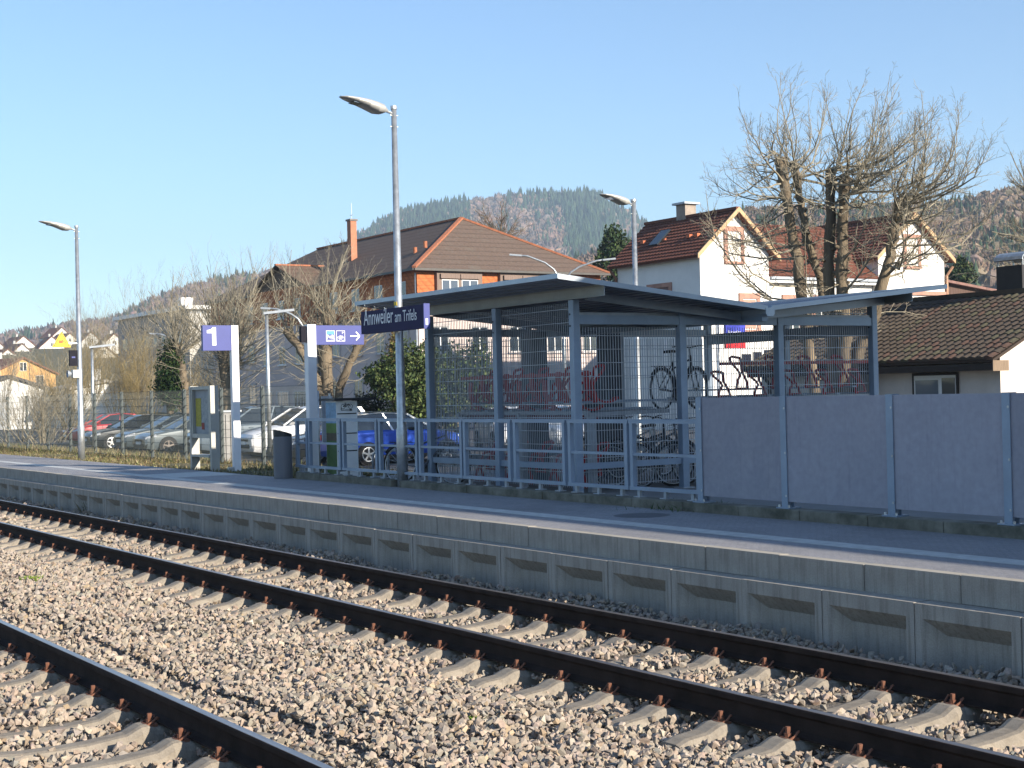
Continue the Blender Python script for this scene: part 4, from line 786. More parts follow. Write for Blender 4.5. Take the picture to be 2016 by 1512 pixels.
for yc, n in ((45.15, 2), (50.2, 3)):
    wd = 1.35*n; q = MB().box(BX-.44, BX-.18, yc-wd/2-.2, yc+wd/2+.2, 7.25, BE-.12).build('dormer_surround', tim, mb)
    for k in range(n): a = yc - wd/2 + 1.35*k; w = win_x(mb, BX-.18, a+.1, a+1.22, 7.3, 8.62, 2, 2, pane=M['glasslit'], sill=False); MB().box(BX-.17, BX-.05, a, a+1.3, 8.68, 8.95).build('window_hood', tim, w)
for k, yc in enumerate((43.9, 46.6, 49.3, 52., 54.7)):
    for z0, z1 in ((4.4, 5.9), (1.1, 2.7)): win_x(mb, BX-.5, yc-.55, yc+.55, z0, z1, 2, 1, surround=pm('pale_surround', (.55, .5, .48), .9))
for xc in (-76.3, -79.2, -82.2, -85.2, -98.6, -101.5):
    win_y(mb, BY+.42, xc-.5, xc+.5, 7.3, 8.6, 2, 1, pane=M['glass']); win_y(mb, BY+.5, xc-.5, xc+.5, 4.5, 5.7, 2, 1, surround=pm('pale_surround_b', (.5, .46, .45), .9)); win_y(mb, BY+.5, xc-.55, xc+.55, 1.6, 2.95, 2, 1, surround=pm('pale_surround_c', (.5, .46, .45), .9))
for xc in (-94.6, -92., -89.4):
    win_y(mb, gy-.05, xc-.5, xc+.5, 7.3, 8.5, 2, 1); win_y(mb, gy, xc-.5, xc+.5, 4.2, 5.4, 2, 1); win_y(mb, gy, xc-.9, xc+.9, .7, 2.4, 3, 1, bars=True)
MB().cyl((gx1+.1, BY+.4, 0), (gx1+.1, BY+.4, 9.), .06, 8).build('downpipe', M['black'], mb); MB().cyl((BX-.6, BY+.42, 0), (BX-.6, BY+.42, 9.), .06, 8).build('downpipe', M['galvd'], mb)

# -- white house with two cross gables
WX = -53.6; white = render_mat('white_render', (.74, .72, .69)); sand = pm('pink_sandstone', (.40, .22, .165), .85, 0, .2, 3.); vb = pm('orange_verge_board', (.47, .31, .17), .6, 0, .1); wroof = tiles_mat('red_brown_pantiles', (.12, .048, .034), (.19, .075, .05), 1.0, (.24, .09, .055), .3)
wh = thing('white_house', 'white house with red-brown tiled roof, two cross gables and pink window surrounds', 'house', (WX, 50, -.05))
def courses(m, p0, p1, up_, n, t=.05, wave=.24):
    """tile courses as overlapping strips with a wavy lower edge; p0-p1 eave line, up_ = vector eave to ridge"""
    p0, p1, up_ = Vector(p0), Vector(p1), Vector(up_); d = (p1-p0); L = d.length; d /= L; nn = d.cross(up_).normalized()
    if nn.z < 0: nn = -nn
    k = max(2, int(L/wave)); hs = 2
    for i in range(n):
        a, b_ = up_*(i/n), up_*((i+1.12)/n if i < n-1 else 1.)
        for j in range(k*hs):
            u0, u1 = L*j/(k*hs), L*(j+1)/(k*hs); h0 = t*(1. if j % 2 else .35); h1 = t*(.35 if j % 2 else 1.)
            q = [p0+a+d*u0+nn*(h0+t*.6), p0+a+d*u1+nn*(h1+t*.6), p0+b_+d*u1+nn*h1*.5, p0+b_+d*u0+nn*h0*.5]; m.poly(q); m.poly([q[0], q[1], p0+a+d*u1, p0+a+d*u0])
    return m
def gable_block(p, X1, X0, y0, y1, ze, zr, zg=-.05, over=.45, ov=.35, n=13):
    yc = (y0+y1)/2; pts = [(X1, y0, zg), (X1, y1, zg), (X1, y1, ze), (X1, yc, zr-.12), (X1, y0, ze)]
    MB().prism(pts, (X0-X1, 0, 0)).build('wall', white, p); sl = (zr-ze)/(yc-y0); yo = y0-over; zo = ze - over*sl; yo1 = y1+over
    r = slab(slab(MB(), (X1+ov, yo, zo), (X1+ov, yc, zr), (X0-ov, yc, zr), (X0-ov, yo, zo), .1), (X1+ov, yo1, zo), (X1+ov, yc, zr), (X0-ov, yc, zr), (X0-ov, yo1, zo), .1).build('roof', wroof, p)
    courses(MB(), (X0-ov, yo, zo), (X1+ov, yo, zo), (0, yc-yo, zr-zo), n).build('tile_courses', wroof, r, kind='stuff'); courses(MB(), (X0-ov, yo1, zo), (X1+ov, yo1, zo), (0, yc-yo1, zr-zo), n).build('tile_courses', wroof, r, kind='stuff')
    MB().bar((X0-ov, yc, zr+.06), (X1+ov, yc, zr+.06), .26, .14).build('ridge_tiles', wroof, r)
    for ya in (yo, yo1): MB().bar((X1+ov+.03, ya, zo-.02), (X1+ov+.03, yc, zr+.02), .06, .30, (1, 0, 0)).build('verge_board', vb, p) if False else MB().prism([(X1+ov, ya, zo-.14), (X1+ov, yc, zr-.12), (X1+ov, yc, zr+.12), (X1+ov, ya, zo+.10)], (.07, 0, 0)).build('verge_board', vb, p)
    return r
ra = gable_block(wh, WX, -60.0, 45.86, 50.23, 8.55, 10.45); rb = gable_block(wh, WX, -60.0, 57.87, 62.9, 8.75, 10.75)
MB().box(-61.5, WX-.4, 50.24, 57.86, -.05, 7.5).build('main_wall', white, wh); zrm = atX(1600, 447, -57.6).z
mr = slab(slab(MB(), (WX+.05, 50.24, 7.36), (-57.6, 50.24, zrm), (-57.6, 57.86, zrm), (WX+.05, 57.86, 7.36), .1), (-61.7, 50.24, 7.36), (-57.6, 50.24, zrm), (-57.6, 57.86, zrm), (-61.7, 57.86, 7.36), .1).build('main_roof', wroof, wh)
courses(MB(), (WX+.05, 57.86, 7.36), (WX+.05, 50.24, 7.36), (-57.6-WX-.05, 0, zrm-7.36), 17).build('tile_courses', wroof, mr, kind='stuff'); MB().box(WX+.02, WX+.14, 50.3, 57.8, 7.18, 7.31).build('gutter', M['galvd'], wh); MB().box(WX-.1, WX+.01, 50.24, 57.86, 7.02, 7.3).build('eave_board', M['upvc'], wh)
shut = pm('cream_shutter', (.70, .66, .58), .6)
win_x(wh, WX, 47.57, 48.42, 7.98, 9.42, shutter=shut, surround=sand, sw=.2); win_x(wh, WX, 59.95, 60.85, 8.05, 9.5, shutter=shut, surround=sand, sw=.2)
for yc in (48.9, 59.2, 61.5): win_x(wh, WX, yc-.45, yc+.45, 4.7, 6.2, 1, 1, surround=sand, sw=.22, shutter=pm('pink_boarding', (.45, .26, .20), .8))
for yc in (52.1, 54.1, 56.1): win_x(wh, WX-.4, yc-.45, yc+.45, 4.7, 6.2, 2, 1, surround=sand, sw=.22)
for k, (a, b_) in enumerate(((1459, 1480), (1482, 1500), (1503, 1520))):
    y0, y1 = atX(a, 715, WX).y, atX(b_, 715, WX).y; z0, z1 = atX(a, 733, WX).z, atX(a, 697, WX).z; win_x(wh, WX, y0+.04, y1-.04, z0, z1+.1*k, 1, 1, pane=pm('dark_shutter', (.02, .02, .03), .95, spec=0), frame=M['dark'], sill=False)
q = MB().box(-57.7, -57.0, 47.9, 48.6, 10.2, 11.15).build('chimney', pm('grey_render_chimney', (.30, .25, .21), .9), wh); MB().box(-57.85, -56.85, 47.75, 48.75, 11.15, 11.25).build('chimney_slab', M['galvd'], q)
sk = atY(1300, 470, 46.8); MB().prism([(sk.x-.35, 46.35, 9.07), (sk.x+.35, 46.35, 9.07), (sk.x+.35, 47.2, 9.83), (sk.x-.35, 47.2, 9.83)], (0, -.05, .06)).build('roof_light', M['glass'], ra)
for k in range(7):
    t = .12 + .03*random.random(); x = -58.8 + k*.85 + random.uniform(-.2, .2); MB().cbox((x, 46.6 + .15*random.random(), 9.28 + .1*random.random()), .26, .2, .16).build('replaced_tile', pm('bright_new_tile', (.50, .15, .07), .8), ra) if k in (0, 2, 4, 5, 6) else None
win_y(wh, 45.86, -57.4, -55.9, 5.6, 6.9, 2, 1, surround=sand, sw=.2, frame=pm('brown_boards', (.16, .08, .06), .8), pane=pm('brown_shutter', (.16, .085, .07), .7))
dp = pm('copper_downpipe', (.42, .24, .15), .5, .3); MB().tube([(WX+.35, 63.2, 8.1), (WX+.1, 62.98, 7.6), (WX+.1, 62.98, 0)], .07, 8).build('downpipe', dp, wh); MB().tube([(WX-6.6, 45.4, 8.2), (WX-6.4, 45.75, 7.6), (WX-6.4, 45.75, 0)], .06, 8).build('downpipe', pm('red_brown_pipe', (.2, .07, .04), .6), wh); MB().box(WX+.05, WX+.12, 57.9, 62.9, 6.55, 6.75).build('string_course', sand, wh)
# station flag sign
fs = thing('station_pylon', 'red and blue station pylon sign on a white pole by the white house', 'sign', (0, 0, 0)); c0 = atD(1446, 640, 48); WLOC[fs] = Vector((c0.x, c0.y, -.05)); fs.location = WLOC[fs]
pw = atD(1412, 640, 48); MB().cyl((pw.x, pw.y, -.05), (pw.x, pw.y, c0.z+.9), .06, 10).build('pole', M['white'], fs); y0, y1 = c0.y-.42, c0.y+.42; xf = c0.x; zt_, zb_ = atX(1445, 618, xf).z, atX(1445, 686, xf).z; h3 = (zt_-zb_)
MB().box(xf-.05, xf+.05, y0, y1, zb_, zb_+h3*.2).box(xf-.05, xf+.05, y0, y1, zb_+h3*.72, zt_).build('red_band', M['redflag'], fs); MB().box(xf-.049, xf+.049, y0, y1, zb_+h3*.2, zb_+h3*.72).build('blue_band', pm('royal_blue_band', (.03, .04, .38), .45), fs)
put_text(fs, 'Annweiler', .17, .56, (xf+.052, y0+.08, zb_+h3*.42), M['letter'], (R(90), 0, R(90))); put_text(fs, 'am Trifels', .13, .36, (xf+.052, y0+.08, zb_+h3*.27), M['letter'], (R(90), 0, R(90))); MB().box(xf-.03, xf+.03, pw.y, y0, zt_-.2, zt_-.14).build('arm', M['white'], fs)

# -- low house behind the grey panels
LX1, LX0, LY, LYR, LZE, LZR = -20.34, -27.6, 25.52, 28.55, 2.62, 3.98
lh = thing('low_house', 'low beige rendered house with mossy brown tiled roof behind the grey panels', 'house', (-24, LY, -.05)); beige = pm('rough_beige_render', (.66, .60, .55), .95, 0, .12, 1.2, .6, 60, .02)
MB().prism([(LX1, LY, -.05), (LX1, 31.58, -.05), (LX1, 31.58, LZE+.05), (LX1, LYR, LZR-.1), (LX1, LY, LZE+.05)], (LX0-LX1, 0, 0)).build('wall', beige, lh)
sl = (LZR-LZE)/(LYR-LY); yo = LY-.5; zo = LZE-.5*sl+.02; under = pm('brown_roof_underlay', (.05, .035, .028), .9)
rl_ = slab(slab(MB(), (LX1+.22, yo, zo), (LX1+.22, LYR, LZR), (LX0-.2, LYR, LZR), (LX0-.2, yo, zo), .06), (LX1+.22, 32.1, zo), (LX1+.22, LYR, LZR), (LX0-.2, LYR, LZR), (LX0-.2, 32.1, zo), .06).build('roof', under, lh)
MB().box(LX0, LX1+.2, LY-.02, LY+.01, zo-.42, zo-.06) if False else MB().box(LX0, LX1+.2, yo+.02, LY-.01, zo-.22, zo-.08).build('eave_box', pm('dark_brown_eaves', (.035, .025, .02), .8), lh); MB().box(LX1+.205, LX1+.225, yo, yo+.5, zo-.24, zo-.02).build('eave_end', pm('timber_boards', (.22, .16, .11), .8, 0, .2, 5., stretch=(1, 9, 1)), lh)
tmat = pm('mossy_brown_tile', (.095, .07, .056), .9, 0, .3, .9, .3, 30, .01, rgb2=(.12, .094, .065)); tm = MB(); tw, tl = .205, .27
for j in range(4):
    x0, x1 = tw*j/4, tw*(j+1)/4; h = (.028, .05, .05, .028, .012); tm.quad((x0, 0, h[j]+.022), (x1, 0, h[j+1]+.022), (x1, tl*1.12, h[j+1]), (x0, tl*1.12, h[j])); tm.quad((x0, 0, 0), (x1, 0, 0), (x1, 0, h[j+1]+.022), (x0, 0, h[j]+.022))
TM = tm.mesh('roof_tile', tmat); TM2 = TM.copy(); TM2.materials[0] = pm('green_mossed_tile', (.098, .088, .055), .95, 0, .3, 3.); TM3 = TM.copy(); TM3.materials[0] = pm('reddish_tile', (.115, .068, .05), .9, 0, .3, 3.)
ang = math.atan2(LZR-zo, LYR-yo); nrow = int(math.hypot(LZR-zo, LYR-yo)/(tl*.9)); ncol = int((LX1+.22-(LX0-.2))/tw); cnt = 0; rest = []
for i in range(nrow):
    for j in range(ncol):
        x = LX1+.22 - tw*(j+1) + (tw*.5 if i % 2 else 0)*.0; q = (x, yo + math.cos(ang)*tl*.9*i, zo + math.sin(ang)*tl*.9*i + .01)
        if j < 300/nrow-1 and cnt < 300:
            cnt += 1; k = random.random(); o = obj('roof_tile', TM2 if k < .16 else TM3 if k < .34 else TM, rl_, Vector(q) - WLOC[rl_], (ang + random.uniform(-.012, .012), 0, random.uniform(-.01, .01)))
        else: rest.append(q)
rm = MB(); ca, sa = math.cos(ang), math.sin(ang)
for q in rest:
    n = len(rm.v); rm.v += [(q[0]+x, q[1]+y*ca-z*sa, q[2]+y*sa+z*ca) for x, y, z in tm.v]; rm.f += [tuple(n+i for i in f_) for f_ in tm.f]
rm.build('roof_tiles', tmat, rl_, kind='stuff'); MB().bar((LX0-.2, LYR, LZR+.05), (LX1+.22, LYR, LZR+.05), .22, .1).build('ridge_tiles', tmat, rl_)
w = win_y(lh, LY, -22.70, -21.42, .95, 2.18, 1, 1, frame=pm('dark_brown_reveal', (.03, .022, .018), .7), pane=M['upvc'], sill=True, fw_=.10); MB().box(-22.60, -21.96, LY-.046, LY-.042, 1.06, 2.02).build('left_pane', M['glasslit'], w); MB().box(-21.86, -21.50, LY-.046, LY-.042, 1.06, 2.06).build('right_pane', M['glass'], w)
cq = atY(1978, 590, LYR+.2); cX = cq.x+.38; c_ = MB().box(cX-.36, cX+.36, LYR-.1, LYR+.55, 3.6, 4.62).build('chimney', pm('dark_slate_cladding', (.03, .028, .03), .6, 0, .2, 5.), lh)
cw_ = MB()
for k in range(8): a0, a1 = math.pi*k/8, math.pi*(k+1)/8; cw_.prism([(cX-.4*1, LYR+.22-.36*math.cos(a0), 4.75+.2*math.sin(a0)), (cX-.4, LYR+.22-.36*math.cos(a1), 4.75+.2*math.sin(a1)), (cX-.4, LYR+.22-.34*math.cos(a1), 4.73+.2*math.sin(a1)), (cX-.4, LYR+.22-.34*math.cos(a0), 4.73+.2*math.sin(a0))], (.8, 0, 0))
cw_.build('chimney_cowl', M['galv'], c_)
for dx in (-.34, .34):
    for dy in (-.05, .5): MB().bar((cX+dx, LYR+dy, 4.6), (cX+dx, LYR+dy, 4.77), .03, .03).build('cowl_leg', M['galv'], c_)
MB().tube([(-27.2, yo+.1, zo-.1), (-27.2, LY-.1, zo-.4), (-27.2, LY-.1, 0)], .05, 8).build('downpipe', M['black'], lh)
# -- brown clad shed behind
b0 = atD(1862, 600, 88); shd = thing('clad_shed', 'brown metal-clad shed with mono-pitch roof behind the low house', 'shed', (b0.x, b0.y, -.05)); bc = tiles_mat('brown_sheet_cladding', (.17, .105, .085), (.20, .125, .10), .0, axis='X', cross=('Y', 1.4)); zz0 = atD(1862, 556, 88).z
MB().prism([(b0.x, b0.y, -.05), (b0.x, b0.y+7.5, -.05), (b0.x, b0.y+7.5, zz0-.85), (b0.x, b0.y, zz0)], (-9, 0, 0)).build('wall', bc, shd); slab(MB(), (b0.x+.4, b0.y-.3, zz0+.14), (b0.x+.4, b0.y+8, zz0-.80), (b0.x-9, b0.y+8, zz0-.8), (b0.x-9, b0.y-.3, zz0+.14), .15).build('roof', pm('shed_roof', (.22, .12, .10), .8), shd)
# -- unseen building added at the right, shaped to throw the long platform shade
st = thing('shade_building', 'unseen two-storey building added beyond the right edge to shade the platform', 'building', (1, 18, PZ)); sx0, sx1, sy0, sy1, se, sr = -6.6, 9., 14.2, 23.4, 6.95, 9.4; sandw = render_mat('ochre_render', (.46, .38, .27))
MB().prism([(sx0, sy0, -.05), (sx0, sy1, -.05), (sx0, sy1, se), (sx0, (sy0+sy1)/2, sr), (sx0, sy0, se)], (sx1-sx0, 0, 0)).build('wall', sandw, st); ym = (sy0+sy1)/2; q = (sr-se)/(ym-sy0)*.4
slab(slab(MB(), (sx0-.4, sy0-.4, se-q+.1), (sx0-.4, ym, sr+.1), (sx1+.4, ym, sr+.1), (sx1+.4, sy0-.4, se-q+.1), .16), (sx0-.4, sy1+.4, se-q+.1), (sx0-.4, ym, sr+.1), (sx1+.4, ym, sr+.1), (sx1+.4, sy1+.4, se-q+.1), .16).build('roof', wroof, st)
for k in range(6):
    for z in (1.3, 4.4): win_y(st, sy0, sx0+1.1+k*2.5, sx0+2.3+k*2.5, z, z+1.8, 2, 1, surround=sand)
for yc in (16.5, 19, 21.5):
    for z in (1.3, 4.4): MB().box(sx0-.04, sx0-.01, yc-.6, yc+.6, z, z+1.8).build('window', M['glass'], st)

# -- houses of the village and other far buildings
vroof = [tiles_mat('village_roof_a', (.17, .075, .055), (.23, .11, .08), .8), tiles_mat('village_roof_b', (.14, .075, .06), (.19, .11, .085), .8)]
vw = [render_mat('village_white', (.72, .71, .68)), render_mat('village_cream', (.64, .58, .48)), render_mat('village_orange', (.60, .35, .14)), render_mat('village_grey', (.45, .45, .44))]
def far_house(label, px, py, D, w, l, hw, hr, wall, roof, rz=0, wins=True):
    c = atD(px, py, D); t = thing('house', label, 'house', (c.x, c.y, c.z - hw), 'village houses', rz, local=True)
    MB().prism([(0, -w/2, -6), (0, w/2, -6), (0, w/2, hw), (0, 0, hw+hr-.1), (0, -w/2, hw)], (-l, 0, 0)).build('wall', wall, t); o = .5; q = hr/(w/2)*o
    r = slab(slab(MB(), (o*.7, -w/2-o, hw-q+.1), (o*.7, 0, hw+hr+.1), (-l-o*.7, 0, hw+hr+.1), (-l-o*.7, -w/2-o, hw-q+.1), .2), (o*.7, w/2+o, hw-q+.1), (o*.7, 0, hw+hr+.1), (-l-o*.7, 0, hw+hr+.1), (-l-o*.7, w/2+o, hw-q+.1), .2).build('roof', roof, t)
    MB().cbox((-l*.6, .4, hw+hr+.3), .6, .6, 1.4).build('chimney', vw[3], r)
    if wins:
        for y in (-w*.25, w*.25):
            for z in (.9, hw-1.6): win_x(t, 0, y-.5, y+.5, z, z+1.3, 2, 1, sill=False)
        win_x(t, 0, -.45, .45, hw+.3, hw+1.4, 2, 1, sill=False)
        for k in range(3):
            for z in (.9, hw-1.6): win_y(t, -w/2, -l*(.2+.3*k)-.5, -l*(.2+.3*k)+.5, z, z+1.3, 2, 1, sill=False)
    return t
VH = [('white gabled village house with long red roof at the far left top', 47, 684, 300, 9, 17, 5, 3.6, 0, 0, .0), ('white gabled village house just below the topmost left gable', 44, 699, 262, 7.5, 13, 4.5, 3.2, 0, 1, .08), ('white village house with small gable low at the left edge', 16, 706, 238, 6.5, 12, 5, 2.4, 0, 0, .05), ('white village house cut by the left picture edge', -3, 692, 285, 7, 10, 4, 3, 0, 1, 0), ('white village house hidden behind the warning triangle', 103, 684, 290, 8, 12, 5, 3.4, 0, 0, -.1), ('cream village house right of the warning triangle', 138, 674, 330, 8, 12, 5, 3.2, 1, 1, .1), ('white village house right of the left lamp among twigs', 180, 676, 300, 8, 11, 5, 3.6, 0, 0, -.1), ('white gabled village house near the big flat-roofed block', 226, 682, 240, 7.5, 11, 5, 3.3, 0, 1, -.12), ('low white village house with tiny twin gables at the left edge', 6, 730, 215, 5.5, 12, 4, 1.8, 0, 0, .05), ('small white village house with red roof above the orange block', 62, 722, 232, 7, 14, 4, 2.2, 0, 1, .3), ('white village house high in the left hillside twigs', 122, 662, 360, 8, 12, 4, 3.4, 0, 0, .1), ('cream village house between lamp and gable among bare trees', 205, 700, 225, 6, 9, 4, 2.6, 1, 1, -.2)]
for lb, px, py, D, w, l, hw, hr, wi, ri, rz in VH: far_house(lb, px, py, D*1.55, w*.95, l*.95, hw*.8, hr, vw[wi], vroof[ri], rz)
far_house('orange rendered apartment house with red hipped roof left of the shrubs', 46, 735, 190, 8.5, 16, 8, 2.0, vw[2], vroof[0], .1)
far_house('long low dark-roofed shed at the left edge behind the fence', 20, 777, 120, 9, 10, 2.6, 1.5, vw[0], pm('dark_slate_roof', (.05, .05, .055), .7), .0, False)
far_house('small white garage behind the shrubs and the thin street lamp', 208, 762, 118, 5.0, 6, 2.8, .5, vw[0], pm('pale_flat_roof', (.35, .33, .3), .8), 0, False)
c = atD(355, 640, 175); blk = thing('flat_roofed_block', 'long block with shade-greyed side and flat white-edged roofs behind the bare trees', 'building', (c.x, c.y, 0)); gy_ = render_mat('shaded_block_render', (.30, .31, .32)); wy = render_mat('sunlit_block_render', (.50, .48, .44))  # block's shaded side coloured darker and cooler, its sunlit end and wing paler
zt1 = atD(330, 612, 175).z; X1 = atY(372, 640, c.y).x; X0b = atY(232, 640, c.y).x
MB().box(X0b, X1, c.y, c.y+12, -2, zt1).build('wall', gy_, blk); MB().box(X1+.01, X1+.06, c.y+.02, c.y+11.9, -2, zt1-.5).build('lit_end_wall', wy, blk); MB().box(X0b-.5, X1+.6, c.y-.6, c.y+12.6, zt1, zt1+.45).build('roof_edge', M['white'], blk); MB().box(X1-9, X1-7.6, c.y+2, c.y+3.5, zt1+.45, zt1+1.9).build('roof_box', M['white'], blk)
MB().box(X1+.1, X1+11, c.y+3, c.y+16, -2, zt1-1.9).build('lit_wing', wy, blk)
for k in range(8):
    for z in (2.5, 5.6, 8.6): win_y(blk, c.y, X0b+2+k*(X1-X0b-3)/8, X0b+3.6+k*(X1-X0b-3)/8, z, z+1.4, 2, 1, sill=False)

# ------------------------------------------------------------------ wire fence along the bank, grass
FY = 14.0; fgm = pm('dark_green_grey_fence_steel', (.055, .07, .072), .5, .2, .1); FX = [-29.45 - 2.5*k for k in range(20)]
fe = thing('wire_fence', 'tall grey-green double wire mesh fence on the grass bank', 'fence', (-50, FY, .4))
for i, x in enumerate(FX):
    p_ = MB().box(x-.03, x+.03, FY-.045, FY+.035, .1, 2.27).build('post', fgm, fe)
    for z in [.55 + .24*k for k in range(7)]: MB().bar((x+.031, FY-.05, z), (x+.031, FY+.04, z+.11), .006, .012).build('clip', M['black'], p_) if i < 9 else None
    if i+1 < len(FX): mesh_panel(fe, (FX[i+1]+.03, FY, 0), (x-.03, FY, 0), .42, 2.24, rv=.0017, rh=.0042, mat=fgm)
def blades(n, xr, yr, h, cols, dens=None):
    X = rng.uniform(*xr, n); Y = rng.uniform(*yr, n)
    if dens is not None: k = dens(X, Y) > rng.uniform(0, 1, n); X, Y = X[k], Y[k]
    n = len(X); Z = np.interp(Y, [a for a, _ in prof_b], [b for _, b in prof_b]); H = rng.uniform(*h, n); m = rot_mats(n, np.stack([rng.uniform(.5, 1.2, n)]*2 + [H], 1), 0); m[:, :, 2] += np.stack([rng.normal(0, .35, n), rng.normal(0, .35, n), np.zeros(n)], 1)*H[:, None]
    return np.stack([X, Y, Z-.03], 1), m, pal(n, cols, .2)
prof_b = prof = [(11.32, .50), (12.4, .47), (14.2, .38), (16., .10), (17.6, -.02), (19.6, -.07)]
BL = [(np.array([(-.018, 0, 0), (.018, 0, 0), (.012, .01, .5), (-.012, .01, .5), (0, .05, 1.)]), np.array([(0, 1, 2), (0, 2, 3), (3, 2, 4)]))]
GC = [(.17, .155, .06), (.12, .13, .045), (.25, .205, .105), (.29, .24, .13), (.13, .115, .055), (.15, .105, .06)]
A = [blades(22000, (-62, -25.2), (11.36, 14.6), (.04, .13), GC), blades(9000, (-62, -25.2), (12.6, 17.5), (.08, .28), GC, lambda X, Y: .3 + .5*np.sin(X*.7)*np.sin(X*.31+Y)), blades(5000, (-75, -45), (14, 19), (.12, .35), GC)]
o = scatter('bank_grass', BL, np.concatenate([a[0] for a in A]), np.concatenate([a[1] for a in A]), M['grassm'], np.concatenate([a[2] for a in A])); tag(o, 'dry yellow-green grass on the bank beside the platform', 'grass', kind='stuff')
def tuft(label, x, y, z, n, h, r, cols, name='weed_tuft'):
    X = x + rng.normal(0, r, n); Y = y + rng.normal(0, r*.7, n); H = rng.uniform(h*.4, h, n); m = rot_mats(n, np.stack([rng.uniform(.3, .8, n)]*2 + [H], 1), 0); m[:, :, 2] += np.stack([rng.normal(0, .6, n), rng.normal(0, .6, n), np.zeros(n)], 1)*H[:, None]
    o = scatter(name, BL, np.stack([X, Y, np.full(n, z)], 1), m, M['grassm'], pal(n, cols)); tag(o, label, 'weed', 'weeds in the ballast'); return o
q = atZ(925, 1425, -.23); tuft('small bright green moss tuft in the ballast between the tracks', q.x, q.y, -.225, 160, .05, .04, [(.13, .22, .03), (.20, .26, .04)])
q = atZ(62, 1144, -.23); tuft('bright green moss tuft in the ballast at the far left', q.x, q.y, -.225, 160, .07, .08, [(.16, .25, .03), (.22, .27, .05)])
q = atZ(1440, 1225, -.2); tuft('dark green weed growing against the platform wall', q.x, q.y+.1, -.235, 320, .22, .11, [(.03, .06, .02), (.05, .07, .03), (.2, .17, .08)])
q = atZ(185, 1012, -.2); tuft('dry weed stalks against the platform wall at the left', q.x, q.y, -.235, 200, .35, .16, [(.22, .18, .10), (.10, .11, .05)])
q = atZ(1480, 992, .5); tuft('green weeds under the first grey screen panel', q.x+.2, 11.62, .47, 500, .16, .30, [(.04, .08, .02), (.07, .11, .03)])

# ------------------------------------------------------------------ street lamps in the yard
def yard_lamp(label, px, pyt, D, u, L=.9, z0=-.05):
    c = atD(px, pyt, D); t = thing('street_lamp', label, 'street lamp', (c.x, c.y, z0), 'street lamps in the yard'); MB().tube([(c.x, c.y, z0), (c.x, c.y, c.z)], [.075, .05], 10).build('pole', M['galv'], t, smooth=True)
    MB().prism([(c.x + u[0]*s - u[1]*w, c.y + u[1]*s + u[0]*w, c.z + h) for s, w, h in ((-.1, .14, -.04), (L, .12, .06), (L, -.12, .06), (-.1, -.14, -.04))], (0, 0, .08)).build('lamp_head', M['galvd'], t); return t
def arc_lamp(label, tip, base, D, two=None, z0=-.05):
    a, b_ = atD(*tip, D), atD(*base, D); t = thing('street_lamp', label, 'street lamp', (b_.x, b_.y, z0), 'curved street lamps')
    MB().tube([(b_.x, b_.y, z0), b_], [.075, .05], 10).build('pole', M['galv'], t, smooth=True)
    for k, a_ in enumerate([a] + ([atD(*two, D)] if two else [])):
        m1 = b_.lerp(a_, .35); m1.z = b_.z + (a_.z-b_.z)*.72; m2 = b_.lerp(a_, .7); m2.z = b_.z + (a_.z-b_.z)*.95; MB().tube([b_, b_.lerp(m1, .5) + Vector((0, 0, (a_.z-b_.z)*.14)), m1, m2, a_], .04, 8).build('arm', M['galv'], t, smooth=True)
        d = (a_-m2).normalized(); MB().bar(m2 + d*.25, a_ + d*.15, .2, .07).build('lamp_head', M['galvd'], t)
    return t
yard_lamp('thin street lamp standing between the shrubs and the red car', 181, 684, 60, (.32, .95)); yard_lamp('street lamp with flat angled head beside the white car', 525, 617, 48, (.4, .9))
arc_lamp('curved street lamp arching over towards the flat-headed lamp', (522, 607), (601, 650), 54); arc_lamp('twin-armed curved street lamp showing above the shelter roof', (1010, 502), (1108, 560), 62, (1205, 510)); arc_lamp('thin curved street lamp behind the small bare tree at the left', (300, 657), (358, 690), 75)

